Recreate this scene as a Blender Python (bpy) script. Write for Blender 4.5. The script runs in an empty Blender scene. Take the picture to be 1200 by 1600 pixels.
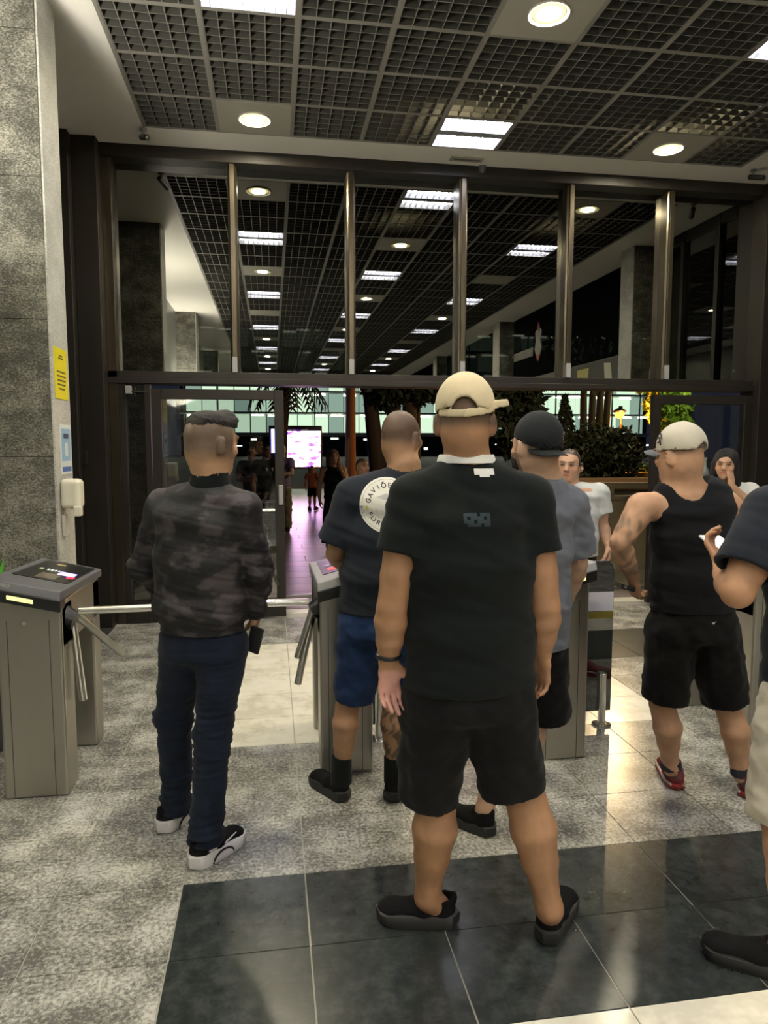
import bpy, math, random
import numpy as np
from mathutils import Vector, Matrix, Euler
from mathutils.bvhtree import BVHTree
SC = bpy.context.scene
COL = SC.collection
random.seed(7); RNG = np.random.default_rng(7)

# ---------------------------------------------------------------- camera, world, exposure
CAM_H, FPX = 1.62, 1100.0
YAW, PITCH = math.radians(9.0), math.radians(-5.35)
cd = bpy.data.cameras.new('camera'); cam = bpy.data.objects.new('camera', cd); COL.objects.link(cam)
cam.location = (0, 0, CAM_H); cam.rotation_euler = Euler((math.pi/2+PITCH, 0, -YAW), 'XYZ')
cd.sensor_fit = 'HORIZONTAL'; cd.sensor_width = 36.0; cd.lens = FPX/1200*36.0; cd.clip_start = 0.05; cd.clip_end = 400
SC.camera = cam
w = bpy.data.worlds.new('night'); SC.world = w; w.use_nodes = True
w.node_tree.nodes['Background'].inputs[0].default_value = (0.010, 0.012, 0.022, 1)
w.node_tree.nodes['Background'].inputs[1].default_value = 0.5
vs = SC.view_settings
vs.view_transform = 'Standard'; vs.look = 'None'; vs.gamma = 1; vs.use_curve_mapping = False; vs.exposure = 1.1
DOWN_E, TUBE_E = 380.0, 42.0          # emission of the downlights and of the fluorescent tubes
SC.cycles.max_bounces = 8; SC.cycles.transparent_max_bounces = 16; SC.cycles.sample_clamp_indirect = 4.0
SC.cycles.caustics_reflective = False; SC.cycles.caustics_refractive = False

FV = np.array([math.sin(YAW)*math.cos(PITCH), math.cos(YAW)*math.cos(PITCH), math.sin(PITCH)])
RV = np.array([math.cos(YAW), -math.sin(YAW), 0.0]); UV = np.cross(RV, FV)
def at(px, py, y):
    """world point seen at pixel (px,py) of the 1200x1600 photo that lies on the plane Y=y"""
    d = FV+RV*(px-600)/FPX+UV*(800-py)/FPX
    return np.array([0, 0, CAM_H])+d*(y/d[1])

# ---------------------------------------------------------------- materials
MATS = {}
def mat(name, col=(.5,.5,.5), rough=.5, metal=0.0, emis=None, es=0.0, var=0.0, vscale=8.0, bump=0.0, bscale=60.0,
        spec=.5, attr=False, stretch=None, cols=None, coat=0.0, sheen=0.0, vdetail=4.0):
    if name in MATS: return MATS[name]
    m = bpy.data.materials.new(name); m.use_nodes = True; nt = m.node_tree; N = nt.nodes; L = nt.links
    b = N['Principled BSDF']
    b.inputs['Base Color'].default_value = (*col, 1); b.inputs['Roughness'].default_value = rough
    b.inputs['Metallic'].default_value = metal; b.inputs['Specular IOR Level'].default_value = spec
    b.inputs['Coat Weight'].default_value = coat; b.inputs['Sheen Weight'].default_value = sheen
    if emis: b.inputs['Emission Color'].default_value = (*emis, 1); b.inputs['Emission Strength'].default_value = es
    tc = N.new('ShaderNodeTexCoord'); vec = tc.outputs['Object']
    if stretch:
        mp = N.new('ShaderNodeMapping'); mp.inputs['Scale'].default_value = stretch; L.new(vec, mp.inputs[0]); vec = mp.outputs[0]
    src = None
    if attr:
        a = N.new('ShaderNodeAttribute'); a.attribute_name = 'Col'; src = a.outputs['Color']
        L.new(src, b.inputs['Base Color'])
    if cols:
        n = N.new('ShaderNodeTexNoise'); n.inputs['Scale'].default_value = vscale; n.inputs['Detail'].default_value = vdetail
        L.new(vec, n.inputs['Vector']); r = N.new('ShaderNodeValToRGB'); L.new(n.outputs['Fac'], r.inputs['Fac'])
        els = r.color_ramp.elements
        while len(els) < len(cols): els.new(.5)
        for e, (p, c) in zip(els, cols): e.position = p; e.color = (*c, 1)
        src = r.outputs['Color']; L.new(src, b.inputs['Base Color'])
    if var:
        n = N.new('ShaderNodeTexNoise'); n.inputs['Scale'].default_value = vscale; n.inputs['Detail'].default_value = 5
        L.new(vec, n.inputs['Vector']); mr = N.new('ShaderNodeMapRange'); L.new(n.outputs['Fac'], mr.inputs[0])
        mr.inputs[1].default_value = .3; mr.inputs[2].default_value = .7; mr.inputs[3].default_value = 1-var; mr.inputs[4].default_value = 1+var
        mx = N.new('ShaderNodeVectorMath'); mx.operation = 'SCALE'
        if src is not None: L.new(src, mx.inputs[0])
        else: mx.inputs[0].default_value = col
        L.new(mr.outputs[0], mx.inputs['Scale']); L.new(mx.outputs[0], b.inputs['Base Color'])
    if bump:
        n = N.new('ShaderNodeTexNoise'); n.inputs['Scale'].default_value = bscale; n.inputs['Detail'].default_value = 4
        L.new(vec, n.inputs['Vector']); bp = N.new('ShaderNodeBump'); bp.inputs['Strength'].default_value = bump
        bp.inputs['Distance'].default_value = .01; L.new(n.outputs['Fac'], bp.inputs['Height']); L.new(bp.outputs[0], b.inputs['Normal'])
    MATS[name] = m; return m
def emit(name, col, s):
    if name in MATS: return MATS[name]
    m = bpy.data.materials.new(name); m.use_nodes = True; nt = m.node_tree; nt.nodes.clear()
    e = nt.nodes.new('ShaderNodeEmission'); o = nt.nodes.new('ShaderNodeOutputMaterial')
    e.inputs[0].default_value = (*col, 1); e.inputs[1].default_value = s; nt.links.new(e.outputs[0], o.inputs[0])
    MATS[name] = m; return m
def glassmat(name, tint, refl, rough=0.0, gcol=(1,1,1)):
    """architectural glass with a reflective film: transmits a tint, mirrors a fixed share plus Fresnel"""
    if name in MATS: return MATS[name]
    m = bpy.data.materials.new(name); m.use_nodes = True; nt = m.node_tree; nt.nodes.clear(); N = nt.nodes; L = nt.links
    o = N.new('ShaderNodeOutputMaterial'); t = N.new('ShaderNodeBsdfTransparent'); t.inputs[0].default_value = (*tint, 1)
    g = N.new('ShaderNodeBsdfGlossy'); g.inputs['Roughness'].default_value = rough; g.inputs[0].default_value = (*gcol, 1)
    f = N.new('ShaderNodeFresnel'); f.inputs[0].default_value = 1.5
    a = N.new('ShaderNodeMath'); a.operation = 'ADD'; a.use_clamp = True; a.inputs[1].default_value = refl-.04
    L.new(f.outputs[0], a.inputs[0]); mx = N.new('ShaderNodeMixShader')
    L.new(a.outputs[0], mx.inputs[0]); L.new(t.outputs[0], mx.inputs[1]); L.new(g.outputs[0], mx.inputs[2]); L.new(mx.outputs[0], o.inputs[0])
    MATS[name] = m; return m
def granite(name, c1, c2, c3, scale=110, rough=.3, bump=0.0, big=3.0, w=.75):
    if name in MATS: return MATS[name]
    m = bpy.data.materials.new(name); m.use_nodes = True; nt = m.node_tree; N = nt.nodes; L = nt.links
    b = N['Principled BSDF']; b.inputs['Roughness'].default_value = rough
    g = N.new('ShaderNodeNewGeometry'); pos = g.outputs['Position']
    n = N.new('ShaderNodeTexNoise'); n.inputs['Scale'].default_value = scale; n.inputs['Detail'].default_value = 3; n.inputs['Roughness'].default_value = .7
    n2 = N.new('ShaderNodeTexNoise'); n2.inputs['Scale'].default_value = big; n2.inputs['Detail'].default_value = 6; n2.inputs['Roughness'].default_value = .65
    mp = N.new('ShaderNodeMapping'); mp.inputs['Scale'].default_value = (1, 1.0, 1.6); L.new(pos, mp.inputs[0])
    L.new(mp.outputs[0], n.inputs['Vector']); L.new(mp.outputs[0], n2.inputs['Vector'])
    ad = N.new('ShaderNodeMath'); ad.operation = 'MULTIPLY_ADD'; ad.inputs[1].default_value = w; L.new(n2.outputs['Fac'], ad.inputs[0])
    sb = N.new('ShaderNodeMath'); sb.operation = 'SUBTRACT'; sb.inputs[1].default_value = w/2; L.new(n.outputs['Fac'], sb.inputs[0]); L.new(sb.outputs[0], ad.inputs[2])
    r = N.new('ShaderNodeValToRGB'); L.new(ad.outputs[0], r.inputs['Fac']); e = r.color_ramp.elements; e.new(.5)
    for q, (p, c) in zip(e, ((.36, c1), (.52, c2), (.68, c3))): q.position = p; q.color = (*c, 1)
    L.new(r.outputs['Color'], b.inputs['Base Color'])
    if bump:
        bp = N.new('ShaderNodeBump'); bp.inputs['Strength'].default_value = bump; bp.inputs['Distance'].default_value = .01
        L.new(ad.outputs[0], bp.inputs['Height']); L.new(bp.outputs[0], b.inputs['Normal'])
    MATS[name] = m; return m

M_BRONZE = mat('dark_bronze', (.022,.018,.015), .42, .25, var=.25, vscale=3, stretch=(1,1,.3))
M_BRONZE2 = mat('bronze_mullion', (.105,.088,.064), .28, .85, var=.15, vscale=4, stretch=(1,1,.2))
M_STEEL = mat('brushed_stainless', (.40,.385,.34), .36, .9, var=.10, vscale=3, stretch=(1,1,.15), bump=.02, bscale=200)
M_STEELD = mat('dark_seam', (.05,.05,.045), .6)
M_CHROME = mat('polished_chrome', (.85,.84,.80), .18, 1.0)
M_BLACKP = mat('black_plastic', (.012,.013,.014), .28)
M_GREYP = mat('grey_plastic', (.10,.10,.112), .42)
M_GREYL = mat('light_grey_plastic', (.30,.30,.31), .42)
M_WHITEP = mat('white_plastic', (.72,.69,.58), .4)
M_PLASTER = mat('white_plaster', (.86,.84,.78), .8, var=.03, vscale=1.5)
M_PLENUM = mat('dark_plenum', (.022,.024,.022), .9, var=.3)
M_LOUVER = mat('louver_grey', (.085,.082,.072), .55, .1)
M_LOUVERLIT = mat('louver_edge_grey', (.25,.245,.22), .5)
M_TBAR = mat('tbar_grey', (.26,.25,.225), .5)
M_PLATE = mat('ceiling_plate_grey', (.40,.385,.33), .6)
M_GRANP = granite('flamed_granite', (.045,.045,.035), (.135,.133,.112), (.30,.29,.245), 85, .75, .5, 4)
M_GRANS = granite('honed_granite_edge', (.34,.34,.32), (.50,.50,.47), (.62,.61,.57), 70, .5, 0, 3)
M_GRANF = granite('floor_granite', (.13,.13,.118), (.33,.32,.285), (.58,.57,.53), 70, .24, 0, 4.2, .95)
M_MARB = granite('cream_marble', (.74,.70,.58), (.90,.86,.73), (.94,.91,.80), 6, .2, 0, 2)
M_SLATE = granite('black_slate', (.022,.026,.026), (.034,.040,.039), (.052,.060,.058), 14, .24, 0, 1.8)
M_GROUT = mat('pale_grout', (.36,.345,.29), .7)
M_GLASST = glassmat('film_glass_transom', (.13,.135,.13), .32, .004, (.90,.90,.84))
M_GLASSD = glassmat('door_glass', (.80,.82,.82), .10)
M_GLASSS = glassmat('side_glass', (.35,.36,.34), .22)
M_GLASSG = glassmat('barrier_glass', (.10,.12,.13), .12)
M_DARKW = mat('dark_wall_panel', (.007,.008,.009), .9, var=.2, spec=0.0)
M_LOBW = mat('pale_green_wall_panel', (.22,.235,.21), .3, var=.08)
E_DOWN = emit('downlight_glow', (1.0, .90, .64), DOWN_E)
E_TUBE = emit('tube_glow', (.84, .86, 1.0), TUBE_E)

# ---------------------------------------------------------------- mesh helpers
class MB:
    def __init__(s): s.v = []; s.f = []
    def add(s, vs, fs):
        n = len(s.v); s.v += [tuple(map(float, q)) for q in vs]; s.f += [tuple(i+n for i in f) for f in fs]; return s
    def box(s, x0, x1, y0, y1, z0, z1):
        return s.add([(x0,y0,z0),(x1,y0,z0),(x1,y1,z0),(x0,y1,z0),(x0,y0,z1),(x1,y0,z1),(x1,y1,z1),(x0,y1,z1)],
                     [(0,3,2,1),(4,5,6,7),(0,1,5,4),(1,2,6,5),(2,3,7,6),(3,0,4,7)])
    def hexa(s, p):   # 8 points: bottom ring then top ring
        return s.add(p, [(0,3,2,1),(4,5,6,7),(0,1,5,4),(1,2,6,5),(2,3,7,6),(3,0,4,7)])
    def tube(s, pts, r, n=10, cap=True, rr=None):
        pts = [np.array(p, float) for p in pts]; rs = rr or [r]*len(pts); rings = []
        for i, p in enumerate(pts):
            d = pts[min(i+1, len(pts)-1)]-pts[max(i-1, 0)]; d = d/np.linalg.norm(d)
            a = np.cross(d, (0,0,1.)) if abs(d[2]) < .9 else np.cross(d, (1.,0,0)); a /= np.linalg.norm(a); b = np.cross(d, a)
            rings.append([p+rs[i]*(math.cos(t)*a+math.sin(t)*b) for t in np.linspace(0, 2*math.pi, n, endpoint=False)])
        vs = [q for R_ in rings for q in R_]; fs = []
        for i in range(len(pts)-1):
            for j in range(n): fs.append((i*n+j, (i+1)*n+j, (i+1)*n+(j+1)%n, i*n+(j+1)%n))
        if cap: fs += [tuple(range(n)), tuple(reversed([(len(pts)-1)*n+j for j in range(n)]))]
        return s.add(vs, fs)
    def prism(s, outline, axis, a0, a1):   # outline in the two other axes, extruded along axis
        n = len(outline)
        def P(q, a): return {'x': (a, q[0], q[1]), 'y': (q[0], a, q[1]), 'z': (q[0], q[1], a)}[axis]
        vs = [P(q, a0) for q in outline]+[P(q, a1) for q in outline]
        return s.add(vs, [tuple(range(n)), tuple(reversed(range(n, 2*n)))]+[(i, i+n, (i+1)%n+n, (i+1)%n) for i in range(n)])
    def lathe(s, prof, c, n=20):
        vs = []; fs = []
        for r, z in prof: vs += [(c[0]+r*math.cos(t), c[1]+r*math.sin(t), c[2]+z) for t in np.linspace(0, 2*math.pi, n, endpoint=False)]
        for i in range(len(prof)-1):
            for j in range(n): fs.append((i*n+j, i*n+(j+1)%n, (i+1)*n+(j+1)%n, (i+1)*n+j))
        fs += [tuple(reversed(range(n))), tuple((len(prof)-1)*n+j for j in range(n))]
        return s.add(vs, fs)
    def mesh(s, name, m, smooth=False):
        me = bpy.data.meshes.new(name); me.from_pydata(s.v, [], s.f)
        if isinstance(m, (list, tuple)):
            for q in m: me.materials.append(q)
        else: me.materials.append(m)
        bm_fix(me)
        if smooth: me.polygons.foreach_set('use_smooth', [True]*len(me.polygons)); me.set_sharp_from_angle(angle=math.radians(45))
        me.update(); return me
    def obj(s, name, m, parent=None, smooth=False, bevel=0, seg=2):
        return link(name, s.mesh(name, m, smooth), parent, bevel, seg)
def bm_fix(me):
    import bmesh
    b = bmesh.new(); b.from_mesh(me); bmesh.ops.recalc_face_normals(b, faces=b.faces); b.to_mesh(me); b.free()
def link(name, me, parent=None, bevel=0, seg=2):
    o = bpy.data.objects.new(name, me); COL.objects.link(o)
    if parent: o.parent = parent; o.matrix_parent_inverse = Matrix.Translation(parent.location).inverted() if parent.type == 'EMPTY' else Matrix()
    if bevel:
        md = o.modifiers.new('bevel', 'BEVEL'); md.width = bevel; md.segments = seg; md.limit_method = 'ANGLE'
        md.harden_normals = False
    return o
def tag(o, label=None, cat=None, group=None, kind=None):
    if label: o['label'] = label
    if cat: o['category'] = cat
    if group: o['group'] = group
    if kind: o['kind'] = kind
    return o
def thing(name, loc, label, cat, group=None):
    o = bpy.data.objects.new(name, None); COL.objects.link(o); o.location = loc; o.empty_display_size = .1
    return tag(o, label, cat, group)
def structroot(name, loc=(0,0,0)):
    o = bpy.data.objects.new(name, None); COL.objects.link(o); o.location = loc; o['kind'] = 'structure'; return o
def copytree(o, offset, label=None, group=None):
    r = o.copy(); COL.objects.link(r); r.location = Vector(o.location)+Vector(offset)
    if label: r['label'] = label
    if group: r['group'] = group
    def kids(a, b):
        for ch in [c for c in bpy.data.objects if c.parent == a]:
            q = ch.copy(); COL.objects.link(q); q.parent = b; q.matrix_parent_inverse = ch.matrix_parent_inverse.copy(); kids(ch, q)
    kids(o, r); return r
def textmesh(name, body, size, m, matrix, parent=None, align='CENTER', depth=.0008, bold=False):
    cu = bpy.data.curves.new(name, 'FONT'); cu.body = body; cu.size = size; cu.align_x = align; cu.align_y = 'CENTER'; cu.extrude = depth
    if bold: cu.offset = size*.02
    t = bpy.data.objects.new(name, cu); COL.objects.link(t); bpy.context.view_layer.update()
    me = bpy.data.meshes.new_from_object(t.evaluated_get(bpy.context.evaluated_depsgraph_get())); bpy.data.objects.remove(t)
    me.transform(matrix); me.materials.clear(); me.materials.append(m)
    return link(name, me, parent)

# ---------------------------------------------------------------- the lobby shell
HC = 4.20                    # ceiling height
YG = 6.73                    # plane of the glass
XL, XR = -1.80, 5.02         # side walls
GX0, GX1, GY1, MX, MY = -.985, 4.33, 6.208, .5906, .557
NROW = 48; GY0 = GY1-NROW*MY

# floor tiles --------------------------------------------------------
floor = structroot('floor')
MB().box(-9, 9, -21, 6.62, -.06, -.004).obj('grout_bed', M_GROUT, floor)
def tilemesh(nm, m, dx, dy):
    g = .0022
    return MB().prism([(g+.002,g),(dx-g,g),(dx-g,dy-g),(g,dy-g)], 'z', -.004, 0.0).mesh(nm, m)
TX, TY = .45, .397
tm = {k: tilemesh('tile', m, TX, TY) for k, m in (('g', M_GRANF), ('w', M_MARB), ('b', M_SLATE))}
for i in range(-4, 12):
    for k in range(-2, 12):
        x, y = -.35+TX*i, 1.763+TY*k
        xc, yc = x+TX/2, y+TY/2
        t = 'g'
        if xc > -.35 and 1.763 < yc < 2.557: t = 'b'
        elif xc > -.35 and yc < 1.763: t = 'w'
        elif -.35 < xc < 2.30 and 3.748 < yc < 5.72: t = 'w'
        elif 2.30 < xc < 3.15 and 4.93 < yc < 5.72: t = 'b'
        elif xc > 3.15 and 3.748 < yc < 5.72: t = 'w'
        o = link('tile', tm[t], floor); o.location = (x, y, 0)
MB().box(-2.2, 5.5, 1.763+TY*12, 6.60, -.0039, -.0002).obj('threshold_strip', M_GRANF, floor)
MB().box(-9, 9, -21, 1.763-2*TY, -.0039, -.0003).obj('rear_paving', M_GRANF, floor)

# ceiling -----------------------------------------------------------
ceil = structroot('ceiling', (0, 0, HC))
s = MB()
s.box(XL-.3, GX0, GY0, 7.0, HC, HC+.12); s.box(GX1, XR+.3, GY0, 7.0, HC, HC+.12); s.box(GX0, GX1, GY1, 7.0, HC, HC+.12)
s.obj('soffit', M_PLASTER, ceil)
s = MB(); s.box(XL-.3, XR+.3, -21, 7.0, HC+.60, HC+.66)
s.box(GX0-.03, GX0, GY0, GY1, HC+.12, HC+.6); s.box(GX1, GX1+.03, GY0, GY1, HC+.12, HC+.6); s.box(GX0, GX1, GY1, GY1+.03, HC+.12, HC+.6)
s.obj('plenum_slab', M_PLENUM, ceil)
def louver(nm, nx=6, ny=6):
    s = MB(); t = .0030; hh = .046; x1, y1 = MX-.012, MY-.012
    for i in range(nx+1):
        x = .012+(x1-.012)*i/nx; tt = t*(2.6 if i in (0, nx) else 1)
        s.box(x-tt, x+tt, .012, y1, 0, hh)
    for j in range(ny+1):
        y = .012+(y1-.012)*j/ny; tt = t*(2.6 if j in (0, ny) else 1)
        s.box(.012, x1, y-tt, y+tt, .0005, hh-.0005)
    return s
lm = louver('x').mesh('louver_panel', [M_LOUVER, M_LOUVERLIT])
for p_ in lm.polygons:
    if p_.normal.z < -.9: p_.material_index = 1  # lit undersides and shaded sides of the blades are put into the colours
FIX = {}
PAT = {1: 'DFDF.FDFDFDFD', 4: 'FDFDFDF.FDFD', 7: 'DF.FDF.FDFDF'}
for c, pt in PAT.items():
    for k, ch in enumerate(pt): FIX[(c, 3*k)] = ch
stuff = MB()
for r in range(NROW):
    for c in range(9):
        x0, y0 = GX0+c*MX, GY1-(r+1)*MY
        if (c, r) in FIX: continue
        if r < 31:
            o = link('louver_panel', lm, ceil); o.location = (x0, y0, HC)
        else:
            for k in range(4):
                stuff.box(x0+MX*k/4, x0+MX*k/4+.005, y0, y0+MY, HC, HC+.04); stuff.box(x0, x0+MX, y0+MY*k/4, y0+MY*k/4+.005, HC, HC+.04)
tag(stuff.obj('far_louvers', M_LOUVER, ceil), kind='stuff')
for c in range(10):
    x = GX0+c*MX; MB().box(x-.012, x+.012, GY0, GY1, HC-.004, HC+.05).obj('grid_bar', M_TBAR, ceil)
cm = MB().box(0, GX1-GX0, -.007, .007, -.001, .045).mesh('cross_bar', M_TBAR)
for r in range(0, 31):
    o = link('cross_bar', cm, ceil); o.location = (GX0, GY1-r*MY, HC)

ROWN = {1: 'left', 4: 'middle', 7: 'right'}
NTH = ['first', 'second', 'third', 'fourth', 'fifth', 'sixth', 'seventh', 'eighth', 'ninth', 'tenth']
def downlight(x, y):
    t = thing('downlight', (x, y, HC), '', 'ceiling light')
    MB().box(x-MX/2+.008, x+MX/2-.008, y-MY/2+.008, y+MY/2-.008, HC-.002, HC+.012).obj('plate', M_PLATE, t, bevel=.002)
    MB().lathe([(.098,-.002),(.122,-.014),(.126,-.008),(.124,0)], (x, y, HC), 32).obj('trim_ring', M_WHITEP, t, True)
    MB().lathe([(.072,-.008),(.072,-.002)], (x, y, HC-.003), 20).obj('lens', E_DOWN, t)
    MB().lathe([(.098,-.004),(.098,-.0005)], (x, y, HC-.003), 24).obj('diffuser_edge', emit('diffuser_edge', (1,.86,.30), 1.1), t)  # added glow ring imitating the yellow halo round the lamp
    return t
def troffer(x, y):
    t = thing('fluorescent_light', (x, y, HC), '', 'ceiling light')
    a, b = MX/2-.01, MY/2-.01
    s = MB(); s.box(x-a, x+a, y-b, y-b+.012, HC-.004, HC+.08); s.box(x-a, x+a, y+b-.012, y+b, HC-.004, HC+.08)
    s.box(x-a, x-a+.012, y-b, y+b, HC-.004, HC+.08); s.box(x+a-.012, x+a, y-b, y+b, HC-.004, HC+.08)
    s.obj('housing', M_TBAR, t)
    s = MB(); s.box(x-a, x+a, y-b, y+b, HC+.08, HC+.085)
    s.prism([(y-.05, HC+.08), (y+.05, HC+.08), (y, HC+.01)], 'x', x-a+.012, x+a-.012)
    s.obj('reflector', mat('white_reflector', (.45,.45,.50), .5), t)
    for q in (-1, 1):
        MB().tube([(x-a+.03, y+q*.14, HC+.045), (x+a-.03, y+q*.14, HC+.045)], .026, 8).obj('tube', E_TUBE, t, True)
    for i in range(1, 9):
        xx = x-a+2*a*i/9; MB().box(xx-.002, xx+.002, y-b+.01, y+b-.01, HC-.002, HC+.032).obj('fin', M_GREYL, t)
    MB().box(x-a, x+a, y-.045, y+.045, HC-.003, HC+.03).obj('centre_strip', M_GREYL, t)
    return t
proto = {}
count = {}
for (c, r), ch in sorted(FIX.items()):
    x, y = GX0+(c+.5)*MX, GY1-(r+.5)*MY
    if ch == '.':
        MB().box(x-MX/2+.008, x+MX/2-.008, y-MY/2+.008, y+MY/2-.008, HC, HC+.012).obj('blank_plate', M_PLATE, ceil); continue
    n = count[(c, ch)] = count.get((c, ch), -1)+1
    if ch not in proto: o = proto[ch] = downlight(x, y) if ch == 'D' else troffer(x, y); base = (x, y)
    else: o = copytree(proto[ch], (x-proto[ch].location.x, y-proto[ch].location.y, 0))
    kind = 'round warm downlight' if ch == 'D' else 'square fluorescent ceiling light'
    o['label'] = f'{kind}, {NTH[n]} from the glass wall in the {ROWN[c]} ceiling row'
    o['group'] = 'round downlights' if ch == 'D' else 'fluorescent louver lights'
# bare lamps above the louvers, glimpsed through the cells
for (x, y, nm) in ((1.50, 5.46, 'middle'), (3.36, 5.52, 'right')):
    t = thing('plenum_lamp', (x, y, HC+.3), f'warm bare lamp glimpsed through the louver cells near the {nm} row', 'lamp', 'lamps above the louvers')
    MB().lathe([(.02,.0),(.10,.02),(.11,.05),(.03,.10),(.03,.14)], (x, y, HC+.25), 14).obj('shade', M_GREYL, t, True)
    MB().lathe([(.02,-.02),(.085,-.01),(.085,.012)], (x, y, HC+.25), 14).obj('bulb', emit('plenum_glow', (1,.85,.5), 22), t)
for (x, y) in ((1.4, 3.4), (3.0, 1.8), (.1, 3.0)):
    MB().tube([(x-1.2, y, HC+.42), (x+1.4, y+.1, HC+.42)], .09, 12).obj('duct', mat('duct_green', (.03,.045,.04), .5), ceil, True)

# white beam over the glass, left and right beyond
for nm, x, px in (('left', -1.00, 0), ('right', 4.50, 1)):
    t = thing('security_camera', (x, 6.25, HC), f'small black bullet security camera under the white soffit, {nm} end of the glass wall', 'camera')
    MB().lathe([(.03,0),(.03,-.012),(.012,-.02),(.01,-.06)], (x, 6.25, HC), 12).obj('mount', M_GREYL, t, True)
    MB().tube([(x-.02, 6.28, HC-.055), (x+.04, 6.15, HC-.105)], .024, 12).obj('camera_body', M_BLACKP, t, True, bevel=.004)
    MB().tube([(x+.04, 6.15, HC-.105), (x+.043, 6.144, HC-.107)], .012, 12).obj('lens', M_CHROME, t)
t = thing('air_vent_plate', (1.78, 6.42, HC), 'flat white rectangular plate on the soffit beside the middle mullion', 'vent')
MB().box(1.62, 1.92, 6.36, 6.46, HC-.014, HC).obj('plate', M_PLATE, t, bevel=.003); MB().box(1.65, 1.89, 6.395, 6.425, HC-.016, HC-.013).obj('slot', M_GREYP, t)
t = thing('motion_sensor', (1.96, 6.60, HC), 'tiny dark sensor at the top of the middle mullion', 'sensor')
MB().lathe([(.035,0),(.038,-.02),(.025,-.05),(.008,-.06)], (1.96, 6.56, HC), 14).obj('dome', M_GREYP, t, True)

# left granite pillar, walls, side glazing ----------------------------
def pillar(nm, x0, x1, y0, y1, side):
    p = structroot(nm, ((x0+x1)/2, (y0+y1)/2, 0))
    zz = 0; k = 0
    for z1 in (.78, 1.56, 2.34, 3.12, 3.9, HC+.1):
        xa, xb = (x0, x1-.012) if side > 0 else (x0+.012, x1)
        MB().box(xa, xb, y0, y1, zz+.002, z1-.002).obj('granite_block', M_GRANP, p)
        zz = z1
    if side > 0: MB().box(x1-.0125, x1, y0+.012, y1-.001, 0, HC).obj('honed_face', M_GRANS, p)
    else: MB().box(x0, x0+.0125, y0+.012, y1-.001, 0, HC).obj('honed_face', M_GRANS, p)
    return p
pillar('wall_pillar_left', -2.35, -1.245, 4.35, 4.70, 1)
for y in (-1.3, -7.0, -12.7): pillar('wall_pillar_left', -2.2, -1.42, y, y+.45, 1)
pillar('wall_pillar_right', 4.66, 5.4, 4.35, 4.70, -1)
for y in (-1.4, -7.1, -12.8): pillar('wall_pillar_right', 4.72, 5.4, y, y+.45, -1)
wl = structroot('wall_left')
MB().box(XL-.1, XL, -21, 4.4, 0, HC).obj('panel', M_LOBW, wl)
wb = structroot('wall_back'); MB().box(XL-.3, XR+.3, -21.2, -21, 0, HC+.6).obj('panel', M_DARKW, wb)
wr = structroot('wall_right')
for y0, y1 in ((-21, -12.9), (-12.3, -7.2), (-6.6, -1.45), (-.9, 4.3)):
    MB().box(XR, XR+.1, y0, y1, 2.95, HC).obj('dark_panel', M_DARKW, wr)
    MB().box(XR+.01, XR+.1, y0, y1, 0, 2.95).obj('lower_panel', mat('olive_grey_panel', (.15,.155,.125), .35), wr)
# banner with big shapes on the lower right wall (only ever seen mirrored)
bn = thing('wall_banner', (XR, 3, 2.6), 'dark grey wall banner with yellow and cream shapes, mirrored in the glass', 'banner')
MB().box(XR-.012, XR+.008, 1.5, 4.3, 2.05, 2.93).obj('sheet', mat('banner_grey', (.09,.09,.085), .5), bn)
MB().prism([(2.35,2.05),(2.72,2.05),(2.62,2.35),(2.60,2.62),(2.70,2.72),(2.72,2.86),(2.30,2.86),(2.28,2.70),(2.42,2.62),(2.47,2.35)], 'x', XR-.018, XR-.0125).obj('yellow_shape', mat('banner_yellow', (.75,.68,.25), .5), bn)
MB().prism([(4.22,2.50),(4.10,2.35),(3.86,2.18),(3.62,2.20),(3.52,2.55),(3.46,2.86),(3.24,2.88),(3.30,2.50),(3.40,2.10),(3.86,2.06),(4.25,2.30)], 'x', XR-.018, XR-.0125).obj('cream_shape', mat('banner_cream', (.80,.78,.62), .5), bn)
cr = thing('wall_crest', (XR, .5, 3.5), 'narrow white crest with red ends on the black wall panel, seen mirrored', 'emblem')
MB().prism([(.42,3.34),(.60,3.34),(.68,3.46),(.62,3.62),(.66,3.78),(.51,3.86),(.36,3.78),(.40,3.62),(.34,3.46)], 'x', XR-.02, XR-.001).obj('shield', mat('crest_white', (.42,.42,.42), .5), cr)
MB().prism([(.42,3.34),(.60,3.34),(.51,3.22)], 'x', XR-.021, XR-.001).obj('red_point', mat('crest_red', (.45,.12,.10), .5), cr)
MB().prism([(.44,3.80),(.58,3.80),(.51,3.95)], 'x', XR-.021, XR-.001).obj('red_tip', MATS['crest_red'], cr)
sg = thing('wall_lettering_plate', (XR, -.3, 3.45), 'slim pale lettering plate beside the crest on the black wall panel, seen mirrored', 'sign')
MB().box(XR-.015, XR-.001, -.85, .22, 3.36, 3.52).obj('plate', mat('plate_grey', (.30,.30,.29), .5), sg)
for q in range(9): MB().box(XR-.019, XR-.0152, -.78+q*.105, -.71+q*.105, 3.40, 3.48).obj('letter', M_GREYL, sg)

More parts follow.
